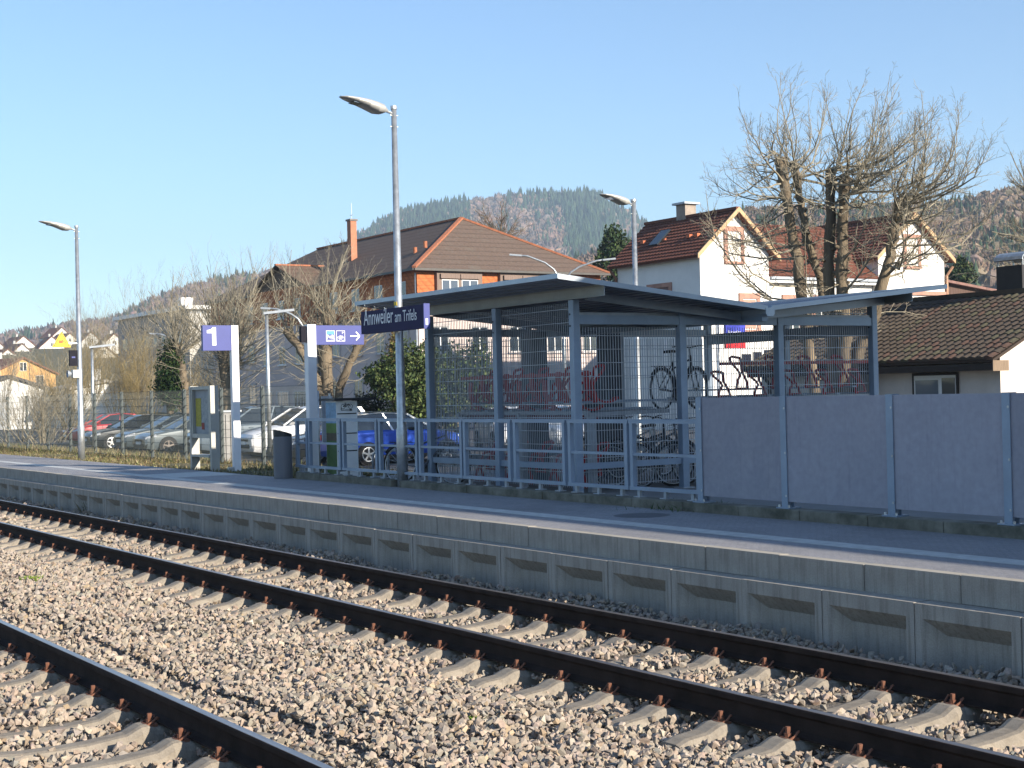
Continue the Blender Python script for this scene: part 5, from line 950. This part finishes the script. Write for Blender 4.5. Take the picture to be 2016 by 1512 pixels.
# ------------------------------------------------------------------ parked cars
def car(label, contact, rz, paint, L=4.2, H=1.46, Wd=1.76, roofc=None, rimc=None, z=-.05, front=True, style='hatch', pillarc=None):
    """contact = photo point where the nearer front wheel meets the ground"""
    q = atZ(*contact, z); wx = L*.5-.86; f = Vector((math.cos(rz), math.sin(rz), 0)); l = Vector((-f.y, f.x, 0)); side = 1 if l.x > 0 else -1
    o = q - f*wx - l*side*(Wd/2-.1); t = thing('parked_car', label, 'car', (o.x, o.y, z), 'cars parked in the station yard', rz, local=True)
    h = Wd/2; hl = L/2; zb = H*.62
    st = [(-hl, .42, .62*H, .84), (-hl+.06, .26, .64*H, .93), (-hl+.35, .20, .655*H, .98), (-hl+1.1, .19, .66*H, 1.), (0, .19, .645*H, 1.), (hl-1.35, .19, .635*H, .995), (hl-.9, .19, .60*H, .98), (hl-.35, .20, .535*H, .93), (hl-.08, .24, .47*H, .86), (hl, .34, .40*H, .80)]
    m = MB(); ring = []
    for x, z0, zt, w in st:
        w *= h; ring.append([(x, 0, z0), (x, w*.86, z0), (x, w*.97, z0+.12), (x, w, zt*.62), (x, w*.965, zt-.07), (x, w*.86, zt), (x, 0, zt+.025), (x, -w*.86, zt), (x, -w*.965, zt-.07), (x, -w, zt*.62), (x, -w*.97, z0+.12), (x, -w*.86, z0)])
    n = 12
    for a, b_ in zip(ring, ring[1:]):
        k = len(m.v); m.v += a + b_; m.f += [(k+i, k+(i+1) % n, k+n+(i+1) % n, k+n+i) for i in range(n)]
    m.poly(ring[0]); m.poly(ring[-1]); body = m.build('body', paint, t); autosmooth(body, 35)
    # greenhouse: glass volume, body-colour roof and pillars
    xr, xf = (-hl+.12, hl-1.18); rr, rfx = (-hl+.75 if style != 'estate' else -hl+.45, hl-2.05); w0, w1 = h*.86, h*.66; zr = H-.03
    sec = [(xr, w0*.93, .655*H), (rr, w1*.95, zr-.06), (rr+.4, w1, zr), ((rr+rfx)/2, w1*1.02, zr+.012), (rfx-.25, w1, zr-.01), (rfx, w1*.97, zr-.07), (xf, w0*.96, .63*H)]
    gm = MB(); base = [(xr, w0*.93), (rr, w0), (rr+.4, w0), ((rr+rfx)/2, w0*1.01), (rfx-.25, w0), (rfx, w0), (xf, w0*.96)]; zz_ = [.64*H]*7
    R_ = [[(bx, bw, .62*H), (x, w, zt), (x, 0, zt + (.02 if 0 < i < 6 else 0)), (x, -w, zt), (bx, -bw, .62*H)] for i, ((bx, bw), (x, w, zt)) in enumerate(zip(base, sec))]
    for a, b_ in zip(R_, R_[1:]):
        k = len(gm.v); gm.v += a + b_; gm.f += [(k+i, k+i+1, k+6+i, k+5+i) for i in range(4)]
    gl = gm.build('glasshouse', M['carglass'], t); autosmooth(gl, 50); rp = roofc or paint
    rm_ = MB(); rs = [(x, w+.012, zt+.012) for x, w, zt in sec[1:6]]
    for (xa, wa, za), (xb, wb, zb2) in zip(rs, rs[1:]):
        rm_.quad((xa, -wa, za), (xa, 0, za+.025), (xb, 0, zb2+.025), (xb, -wb, zb2)); rm_.quad((xa, 0, za+.025), (xa, wa, za), (xb, wb, zb2), (xb, 0, zb2+.025))
    ro = rm_.build('roof', rp, t); autosmooth(ro, 50)
    for s in (-1, 1):
        pl = MB()
        for a, b_, wd in (((xf+.02, s*w0*.97, .635*H), (rfx, s*(w1*.97+.008), zr-.06), .055), ((xr, s*w0*.945, .66*H), (rr, s*(w1*.96+.008), zr-.055), .11), (((xf+xr)/2+.05, s*(w0+.01), .63*H), ((rr+rfx)/2+.05, s*(w1*1.02+.012), zr), .06)): pl.bar(a, b_, wd, .03, (0, 1, 0))
        pl.bar((rr, s*(w1*.96+.01), zr-.05), ((rr+rfx)/2, s*(w1*1.02+.012), zr+.004), .05, .03).bar(((rr+rfx)/2, s*(w1*1.02+.012), zr+.004), (rfx, s*(w1*.97+.01), zr-.06), .05, .03); pl.build('pillars', pillarc or paint, t, kind='stuff')
        for x in (wx, -hl+.78):
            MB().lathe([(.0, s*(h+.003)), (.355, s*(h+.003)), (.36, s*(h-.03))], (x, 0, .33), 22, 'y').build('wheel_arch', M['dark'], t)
            wl = MB().lathe([(.20, s*(h-.16)), (.31, s*(h-.17)), (.32, s*(h-.12)), (.32, s*(h-.02)), (.305, s*(h+.012)), (.215, s*(h+.012))], (x, 0, .32), 24, 'y').build('tyre', M['rubber'], t, smooth=True)
            rimm = rimc or M['galv']; sp = MB().lathe([(.215, s*(h+.01)), (.205, s*(h+.0125)), (.185, s*(h+.008))], (x, 0, .32), 20, 'y').lathe([(0, s*(h+.014)), (.05, s*(h+.013)), (.055, s*(h+.006))], (x, 0, .32), 12, 'y')
            for k in range(5): a = 2*math.pi*k/5 + .3; sp.bar((x, s*(h+.010), .32), (x+.20*math.cos(a), s*(h+.006), .32+.20*math.sin(a)), .055, .012, (0, 1, 0))
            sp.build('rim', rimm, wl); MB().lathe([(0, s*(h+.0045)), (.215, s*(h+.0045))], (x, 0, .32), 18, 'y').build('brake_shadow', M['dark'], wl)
        MB().prism([(xf-.12, s*(h-.03), .645*H), (xf-.30, s*(h-.03), .645*H), (xf-.30, s*(h+.02), .655*H), (xf-.14, s*(h+.02), .655*H)], (0, s*.14, .09)).build('mirror', rp, t)
        MB().prism([(hl-.03, s*h*.80, .40*H), (hl-.40, s*h*.935, .45*H), (hl-.42, s*h*.90, .51*H), (hl-.10, s*h*.74, .455*H)], (.03, 0, .012)).build('headlight', pm('headlamp_glass', (.55, .57, .58), .12, .3, .05), t); MB().prism([(-hl-.005, s*h*.58, .58*H), (-hl+.02, s*h*.93, .58*H), (-hl+.22, s*h*.955, .58*H), (-hl+.2, s*h*.955, .46*H), (-hl-.005, s*h*.62, .47*H)], (-.012, 0, 0)).build('tail_light', M['redflag'], t)
        for x in (xf-.75, xf-1.65): MB().cbox((x, s*(h*.998), .56*H), .18, .03, .03).build('door_handle', paint, t)
        MB().bar((-hl+1.2, s*(h*.985), .235), (hl-1.25, s*(h*.985), .235), .02, .10).build('sill_trim', M['black'], t); sg = MB()
        for x in (xf-.42, xf-1.38): sg.bar((x, s*(h+.0015), .28), (x, s*(h*.985), .62*H), .008, .004, (0, 1, 0))
        sg.build('door_gap', M['dark'], t, kind='stuff')
    MB().cbox((hl+.002, 0, .245*H), .03, 1.1, .14).build('lower_grille', M['dark'], t); MB().cbox((hl-.015, 0, .36*H), .03, .9, .08).build('grille', M['dark'], t); MB().cbox((hl+.012, 0, .31*H), .02, .52, .11).build('number_plate', M['white'], t); MB().cbox((-hl-.012, 0, .47*H), .02, .52, .11).build('number_plate', M['white'], t)
    return t
def paint(name, rgb, metal=.35): return pm(name, rgb, .28, metal, .03, 2., coat=.8, spec=.5)
D90 = R(-90)
car('red hatchback at the far left end of the parked row', (172, 875), D90, paint('red_car_paint', (.45, .02, .03), 0), 4.0, 1.48)
car('black hatchback with bright alloy wheels beside the red car', (219, 886), D90, paint('black_car_paint', (.012, .016, .022), .1), 4.2, 1.46, rimc=pm('bright_alloy', (.75, .76, .77), .3, .6, .03))
car('blue-grey estate car with its nose next to the black hatchback', (288, 889), D90, paint('blue_grey_car_paint', (.06, .08, .095), .1), 4.5, 1.48, style='estate')
car('silver-grey hatchback half hidden by the timetable case', (331, 895), D90, paint('silver_grey_car_paint', (.10, .125, .14), .1), 4.3, 1.50, rimc=pm('steel_wheel', (.20, .17, .15), .6, .3))
car('white car parked in the second row behind the silver hatchback', (345, 872), D90, paint('white_far_car_paint', (.75, .75, .76), 0), 4.3, 1.55)
car('white sport utility car behind the litter bin', (545, 902), D90, paint('white_car_paint', (.78, .78, .79), 0), 4.6, 1.72, 1.85, style='estate')
car('dark blue car in front of the white sport utility car', (625, 912), D90, paint('dark_blue_car_paint', (.02, .035, .08)), 4.1, 1.44)
car('pale blue van-like car behind the sign post with number 1', (440, 897), D90, paint('pale_blue_car_paint', (.13, .17, .21), .1), 4.4, 1.75, 1.8, style='estate')
car('bright blue electric hatchback with light roof rails behind the railing', (878, 908), R(90), paint('bright_blue_car_paint', (.014, .075, .47)), 4.3, 1.55, 1.84, roofc=paint('blue_car_black_roof', (.03, .03, .035), .1), pillarc=pm('bright_window_trim', (.5, .52, .55), .3, .6), style='estate')
for lb, ct in (('white car seen through the shelter front mesh left of the dark pillar', (1060, 885)), ('white car seen through the shelter mesh near the corner post', (1165, 882))): car(lb, ct, R(-20), paint('white_back_car_paint', (.78, .78, .78), 0), 4.2, 1.5)
cb = atD(446, 850, 42); cb_ = thing('service_cabinet', 'grey ribbed service cabinet beside the wire fence', 'cabinet', (cb.x, cb.y, -.05)); MB().box(cb.x-.3, cb.x+.3, cb.y-.3, cb.y+.3, -.05, 1.62).build('body', pm('grey_cabinet', (.30, .29, .28), .6), cb_); MB().box(cb.x-.33, cb.x+.33, cb.y-.33, cb.y+.33, 1.62, 1.67).build('lid', M['galvd'], cb_)
for y in (-.15, .0, .15): MB().box(cb.x+.3, cb.x+.306, cb.y+y-.012, cb.y+y+.012, 0, 1.55).build('groove', M['dark'], cb_)
# ground-level cycle hoops left of the shelter
for i, (px, py) in enumerate(((735, 925), (765, 926), (845, 935))):
    q = atY(px, py, 13.0 + .25*i); hp = MB(); hp.tube([(q.x, 13.+.25*i, GZ), (q.x, 13.+.25*i, GZ+.42), (q.x+.08, 13.05+.25*i, GZ+.5), (q.x+.5, 13.3+.25*i, GZ+.5), (q.x+.58, 13.35+.25*i, GZ+.42), (q.x+.58, 13.35+.25*i, GZ)], .024, 8); o = hp.build('cycle_hoop', M['galvd'], loc=(q.x, 13.+.25*i, GZ), smooth=True); tag(o, ('grey cycle hoop nearest the blue car wheel', 'grey cycle hoop left of the tall lamp post', 'grey cycle hoop beside the first shelter post')[i], 'cycle stand', 'cycle hoops')
wl = thing('garden_wall', 'pale slatted board fence behind the blue car', 'fence', (0, 0, -.05)); a = atD(838, 835, 56); b_ = atD(905, 835, 56); a.z = b_.z = 0; WLOC[wl] = Vector((a.x, a.y, -.05)); wl.location = WLOC[wl]; d = (b_-a).normalized()
for k in range(int((b_-a).length/.16)): p = a + d*(.16*k); MB().bar((p.x, p.y, -.05), (p.x, p.y, 1.15), .13, .025, d).build('board', pm('pale_board', (.45, .42, .34), .8) if k == 0 else bpy.data.materials['pale_board'], wl)

# ------------------------------------------------------------------ trees and shrubs
def rv(s): return Vector((random.gauss(0, s), random.gauss(0, s), random.gauss(0, s)))
def shoot(m, p, d, L, r, lvl, up=.25, wob=.10, kids=(5, 4, 3), kl=.5, ang=.75, seg=5, tip=.35):
    """a branch with side shoots; lvl counts down to 0"""
    p = Vector(p); d = Vector(d).normalized(); pts = [p.copy()]; n = seg if lvl else 3
    for i in range(n):
        d = (d + rv(wob) + Vector((0, 0, up*.22))).normalized(); p = p + d*(L/n); pts.append(p.copy())
    rad = [max(.0028, r*(1-(1-tip)*i/n)) for i in range(n+1)]; m.tube(pts, rad, 6 if r > .05 else 4 if r > .014 else 3, False)
    if lvl:
        k = kids[-lvl] if lvl <= len(kids) else kids[0]; k = max(1, int(k*random.uniform(.75, 1.25)+.5))
        for j in range(k):
            t = random.uniform(.25, .98)*n; i = min(n-1, int(t)); q = pts[i].lerp(pts[i+1], t-i); a = (pts[i+1]-pts[i]).normalized(); s = rv(1.); s = (s - a*s.dot(a)).normalized()
            shoot(m, q, a*math.cos(ang) + s*math.sin(ang)*random.uniform(.6, 1.1), L*kl*random.uniform(.6, 1.15)*(1.15-.5*t/n), rad[i]*.55, lvl-1, up, wob*1.15, kids, kl, ang, seg, tip)
def stem_path(m, pts, r0, r1, n=10, knob=0):
    """pollarded stem through given points, with a rough outline and a swollen cut top"""
    P = [Vector(p) for p in pts]; Q = []
    for a, b_ in zip(P, P[1:]):
        for k in range(5): Q.append(a.lerp(b_, k/5) + rv(.018))
    Q.append(P[-1]); N = len(Q); rad = [(r0 + (r1-r0)*i/(N-1))*random.uniform(.9, 1.14) for i in range(N)]
    if knob: rad[-1] *= 1.12; rad[-2] *= 1.3; rad[-3] *= 1.15
    m.tube(Q, rad, n, True); return Q
def bare_tree(label, name, base, stems, D0, nshoot, L, lvl, kids, twig, group, seed, low=14, r=(.2, .13), lowL=1.6, out=.8, up=.55, kl=.48, sr=.028, z0=-.05, ends=None):
    random.seed(seed); b = atD(*base, D0); t = thing(name, label, 'tree', (b.x, b.y, z0), group); tm_ = MB(); br = MB(); tops = []
    for st_ in stems:
        pts = [atD(px, py, D0 + dd) for px, py, dd in st_[0]]
        if st_[1]: pts = [Vector((b.x + (pts[0].x-b.x)*.75, b.y + (pts[0].y-b.y)*.75, z0-.1))] + pts
        Q = stem_path(tm_, pts, r[0]*st_[2], r[1]*st_[2], 10, 1); tops.append(Q)
        top = Q[-1]
        for k in range(int(nshoot*st_[3])):
            a = random.uniform(0, 6.28); e = random.uniform(.15, 1.25); d = Vector((math.cos(a)*math.cos(e)*out, math.sin(a)*math.cos(e)*out, math.sin(e))); q = Q[-1 - random.randint(0, 3)]
            shoot(br, q, d, L*random.uniform(.55, 1.1)*(.75 + .3*math.sin(e)), sr*random.uniform(.7, 1.25), lvl, up, .10, kids, kl)
        for k in range(int(low*st_[3])):
            i = random.randint(len(Q)//3, len(Q)-3); a = random.uniform(0, 6.28); shoot(br, Q[i], (math.cos(a), math.sin(a), random.uniform(-.15, .6)), lowL*random.uniform(.4, 1.2), sr*.6, max(1, lvl-1), .35, .14, kids, kl)
    tk = tm_.build('trunk', M['bark'], t); autosmooth(tk, 60); br.build('branches', twig, t, kind='stuff'); return t
random.seed(11)
def dome_tree():
    D0 = 34; b = atD(1640, 800, D0); t = thing('bare_tree', 'tall pollarded multi-stemmed bare tree behind the bicycle shelter', 'tree', (b.x, b.y, -.05)); tm_ = MB(); br = MB(); st_ = []
    for pts, r0, r1 in (([(1600, 745, 0), (1577, 560, 0), (1556, 440, .1), (1535, 312, .2)], .16, .105), ([(1640, 700, .5), (1618, 560, .6), (1592, 480, .6), (1578, 400, .7), (1562, 318, .8)], .115, .075), ([(1640, 700, 0), (1630, 560, 0), (1634, 450, 0), (1634, 335, 0)], .155, .10), ([(1664, 690, -.3), (1656, 560, -.3), (1659, 450, -.3), (1662, 343, -.4)], .165, .11), ([(1692, 690, -.2), (1722, 620, -.3), (1745, 530, -.4), (1758, 470, -.4), (1772, 388, -.5)], .155, .095)):
        P = [atD(px, py, D0+dd) for px, py, dd in pts]; P = [Vector((b.x + (P[0].x-b.x)*.8, b.y + (P[0].y-b.y)*.8, -.15))] + P; Q = stem_path(tm_, P, r0, r1, 12, 1); st_.append((Q, r0, r1))
        for k in range(16):      # knots and sawn stubs
            i = random.randint(5, len(Q)-2); a = random.uniform(0, 6.28); u = Vector((math.cos(a), math.sin(a), random.uniform(-.1, .5))); r = r0 + (r1-r0)*i/len(Q); tm_.tube([Q[i], Q[i] + u*(r*1.12), Q[i] + u*(r*1.12 + .05)], [.07, .05, .035], 6)
    c = atD(1662, 412, D0); tops = [Q[-1] for Q, _, _ in st_]
    for k in range(125):          # long shoots fill one rounded crown
        a = random.uniform(0, 6.28); e = math.asin(random.uniform(-.22, 1.)); rr = random.uniform(.72, 1.04); tg = c + Vector((math.cos(a)*math.cos(e)*3.7, math.sin(a)*math.cos(e)*3.5, math.sin(e)*3.4))*rr
        if e < .15: Q = min(st_, key=lambda s: (s[0][-6]-tg).length)[0]; s0 = Q[-random.randint(3, 13)]
        else: Q = min(st_, key=lambda s: (s[0][-1]-tg).length + random.uniform(0, 1.2))[0]; s0 = Q[-random.randint(1, 4)]
        d = tg - s0; L = d.length; n = 7; pts = []; bow = Vector((d.x, d.y, 0))*.16 - Vector((0, 0, .10*L)) + rv(.12)
        for i in range(n+1): s = i/n; pts.append(s0 + d*s + bow*math.sin(s*math.pi) + rv(.025 if 0 < i < n else 0))
        r0 = .012 + .0065*L; rad = [max(.003, r0*(1-.85*i/n)) for i in range(n+1)]; br.tube(pts, rad, 5, False)
        for j in range(int(L*5.5)+3):
            s = random.uniform(.18, 1.)*n; i = min(n-1, int(s)); q = pts[i].lerp(pts[i+1], s-i); ax = (pts[i+1]-pts[i]).normalized(); w = rv(1.); w = (w - ax*w.dot(ax)).normalized()
            shoot(br, q, ax*.72 + w*.75 + Vector((0, 0, .15)), random.uniform(.25, .85)*(1.15-.5*s/n), rad[i]*.5, 1, .3, .13, (4,), .42, .8)
    for Q, r0, r1 in st_:        # thin growth along the stems
        for k in range(10):
            i = random.randint(6, len(Q)-4); a = random.uniform(0, 6.28); shoot(br, Q[i], (math.cos(a), math.sin(a), random.uniform(-.2, .7)), random.uniform(.6, 2.0), .013, 2, .3, .15, (4, 3), .45, .8)
    tk = tm_.build('trunk', M['bark'], t); autosmooth(tk, 60); br.build('branches', M['twig'], t, kind='stuff')
dome_tree()
bare_tree('pollarded bare tree with three stems in front of the pink house', 'bare_tree', (642, 850), [
    ([(640, 790, 0), (620, 745, 0), (595, 690, .2), (562, 650, .3)], 1, .85, 1.1), ([(645, 780, 0), (642, 700, 0), (648, 610, 0)], 1, 1.1, 1.6), ([(668, 770, 0), (690, 710, -.1), (716, 668, -.2)], 1, .72, .8)], 56, 20, 2.8, 2, (7, 3), M['twig'], 'pollarded trees in the yard', 21, 18, (.26, .17), 2.2, 1.0, .75, .5, .026)
bare_tree('pollarded bare tree directly behind the number 1 sign', 'bare_tree', (445, 860), [([(445, 800, 0), (443, 740, 0), (440, 690, 0)], 1, 1.0, 2.4), ([(452, 740, 0), (470, 700, 0)], 0, .5, 1.)], 60, 20, 3.8, 2, (7, 3), M['twig'], 'pollarded trees in the yard', 31, 30, (.26, .2), 2.6, 1.0, .7, .5, .027)
bare_tree('small pollarded bare tree left of the number 1 sign', 'bare_tree', (368, 850), [([(366, 780, 0), (356, 720, 0), (346, 680, 0)], 1, .9, 1.5)], 66, 24, 3.0, 2, (7, 4), M['twig'], 'pollarded trees in the yard', 41, 18, (.24, .17), 1.8, 1.0, .8, .5, .03)
bare_tree('bare brown tree rising behind the hipped roof', 'bare_tree', (985, 560), [([(985, 500, 0), (985, 470, 0)], 1, 1., 1.6)], 112, 16, 3.4, 2, (8, 5), M['twigb'], None, 51, 20, (.3, .2), 2.4, 1.1, .3, .5, .05)
bare_tree('bare tree reaching in at the right picture edge', 'bare_tree', (2085, 780), [([(2080, 640, 0), (2060, 520, 0), (2050, 440, 0)], 1, 1., 2.), ([(2070, 600, 0), (2030, 540, 0)], 0, .6, 1.1)], 40, 13, 2.4, 3, (5, 5, 3), M['twig'], None, 61, 14, (.2, .13), 2.2, 1.1, .3, .5, .034)
def shrub(label, base, D, n, h, spread, twig, seed, lvl=2, kids=(6, 4), sr=.014, z0=None):
    random.seed(seed); b = atD(*base, D); t = thing('bare_shrub', label, 'shrub', (b.x, b.y, b.z if z0 is None else z0), 'leafless shrubs behind the fence'); m = MB(); zb_ = b.z if z0 is None else z0
    for k in range(n):
        a = random.uniform(0, 6.28); e = random.uniform(.1, spread); shoot(m, (b.x + math.cos(a)*random.uniform(0, .5)*spread*1.5, b.y + math.sin(a)*random.uniform(0, .5)*spread*1.5, zb_), (math.cos(a)*math.sin(e), math.sin(a)*math.sin(e), math.cos(e)), h*random.uniform(.55, 1.05), sr*random.uniform(.7, 1.3), lvl, .35, .07, kids, .42, .6)
    m.build('stems', twig, t, kind='stuff'); return t
SH = [('tall leafless shrub at the left picture edge', 5, 792, 90, 30, 4.096, 0.5), ('broad leafless shrub right of the orange house', 95, 792, 86, 46, 5.12, 0.6), ('dense brown leafless shrub behind the loudspeaker', 140, 792, 82, 60, 5.376, 0.55), ('leafless shrub behind the thin street lamp', 185, 792, 90, 40, 5.888, 0.5), ('olive leafless shrub left of the dark evergreen', 238, 792, 86, 60, 5.888, 0.5), ('olive leafless shrub beside the dark evergreen', 280, 792, 84, 52, 5.504, 0.5), ('tangled leafless shrub between evergreen and number 1 sign', 405, 792, 86, 60, 5.12, 0.7), ('high leafless shrub among the village roofs', 165, 760, 110, 46, 6.0, 0.5), ('leafless shrub under the white block', 300, 770, 95, 50, 7.0, 0.6), ('leafless thicket in front of the far garage', 245, 792, 100, 50, 4.6080000000000005, 0.7)]
for i, (lb, px, py, D, n, h, s) in enumerate(SH): shrub(lb, (px, py), D, n, h, s, M['twigo'] if i in (2, 4, 5, 6) else M['twig'], 100+i, z0=-.05 if D < 90 else None)
shrub('spreading leafless bush growing at the fence foot on the left', (88, 872), 46, 46, 2.6, 1.0, M['twig'], 140, 2, (6, 3), .012); shrub('spreading leafless bush at the fence near the left lamp', (45, 870), 48, 26, 2.2, .9, M['twig'], 141, 2, (5, 3), .012)
LF = [(np.array([(-.5, 0, 0), (0, -.28, .1), (.5, 0, 0), (0, .28, .1)]), np.array([(0, 1, 2), (0, 2, 3)]))]
def leafy(label, name, cat, blobs, n, size, cols, D, base, z0=-.05, trunk=.12, group=None):
    """evergreen: leaves spread through several lobes; blobs = (px, py, rx, rz, dDepth)"""
    b = atD(*base, D); t = thing(name, label, cat, (b.x, b.y, z0), group); P = []
    tot = sum(x[2]*x[3] for x in blobs); tk = MB(); tk.tube([(b.x, b.y, z0), (b.x, b.y, z0 + .6*(atD(blobs[0][0], blobs[0][1], D).z - z0)), atD(blobs[0][0], blobs[0][1], D)], [trunk, trunk*.8, trunk*.3], 8)
    for px, py, rx, rz, dd in blobs:
        k = int(n*rx*rz/tot); c = atD(px, py, D+dd); v = rng.normal(size=(k, 3)); v /= np.linalg.norm(v, axis=1)[:, None]; rr = (.35 + .65*rng.uniform(0, 1, k)**.45)[:, None]; lump = (1 + .22*np.sin(v[:, :1]*7 + v[:, 2:]*5 + px) + .15*np.sin(v[:, 1:2]*11 - v[:, 2:]*9))
        P.append(np.array(c) + v*rr*lump*np.array([rx, rx, rz])); tk.tube([(b.x, b.y, z0+.5), c], [trunk*.6, .02], 5)
    P = np.concatenate(P); k = len(P); s = rng.uniform(.6, 1.3, k)*size; o = scatter('crown', LF, P - np.array(WLOC[t]), rot_mats(k, np.stack([s, s, s], 1)), M['leaf'], pal(k, cols, .3), t); o['kind'] = 'stuff'; tk.build('trunk', M['bark'], t); return t
IV = [(.045, .07, .02), (.07, .10, .03), (.03, .05, .018), (.10, .12, .04)]
leafy('big glossy evergreen bush beside the blue car', 'evergreen_bush', 'bush', [(805, 745, 1.25, 1.2, 0), (770, 745, .9, .75, .2), (825, 790, .9, .8, -.2), (835, 720, .7, .8, .3), (745, 738, .6, .4, 0), (800, 810, .8, .5, .1)], 9000, .15, IV, 53, (805, 850)); leafy('dark evergreen bush seen through the shelter front mesh', 'evergreen_bush', 'bush', [(900, 745, 1.1, 1.1, 0), (940, 720, .6, 1.0, 0), (880, 800, .9, .9, 0), (950, 790, .7, .8, .3), (870, 730, .7, .7, .3)], 8000, .15, IV, 54, (900, 850))
leafy('slim brownish conifer left of the tall lamp post', 'conifer_tree', 'tree', [(776, 700, .26, .75, 0), (776, 672, .16, .4, 0), (776, 730, .32, .6, 0)], 2600, .10, [(.13, .09, .03), (.10, .10, .03), (.16, .10, .04)], 58, (776, 840), trunk=.07); leafy('dark rounded shrub behind the charging column', 'evergreen_bush', 'bush', [(722, 800, .7, .5, 0), (712, 815, .5, .4, 0), (735, 815, .4, .4, 0)], 2600, .11, [(.012, .022, .014), (.02, .03, .018)], 54, (722, 850))
leafy('dark evergreen tree left of the number 1 sign', 'conifer_tree', 'tree', [(333, 735, .6, 1.4, 0), (325, 765, .55, .7, 0), (342, 710, .4, .9, 0), (345, 775, .5, .7, 0)], 5200, .14, [(.03, .06, .015), (.05, .085, .02), (.018, .04, .016)], 66, (335, 850)); leafy('green fir tree left of the white house', 'conifer_tree', 'tree', [(1213, 515, 1.5, 1.4, 0), (1207, 478, .8, 1.1, 0), (1228, 500, .8, .9, .2)], 4200, .3, [(.03, .055, .02), (.05, .075, .025)], 105, (1213, 620), trunk=.25); leafy('small dark fir on the slope right of the white house', 'conifer_tree', 'tree', [(1890, 540, 1.2, 1.0, 0), (1890, 525, .6, .9, 0)], 1600, .35, [(.03, .055, .02), (.045, .06, .02)], 120, (1890, 600), trunk=.2)

# ------------------------------------------------------------------ haze
hz = MB().box(-2700, 900, -900, 2700, -1.8, 310).build('haze', M['dark'], kind='stuff'); hz['label'] = 'thin pale blue air softening the far hills'
hm = bpy.data.materials.new('haze_air'); hm.use_nodes = True; hn = hm.node_tree; hn.nodes.remove(hn.nodes['Principled BSDF'])
pv = hn.nodes.new('ShaderNodeVolumePrincipled'); pv.inputs['Color'].default_value = (.62, .80, 1, 1); pv.inputs['Density'].default_value = .00027; pv.inputs['Anisotropy'].default_value = .1
hn.links.new(pv.outputs[0], hn.nodes['Material Output'].inputs['Volume']); hz.data.materials[0] = hm
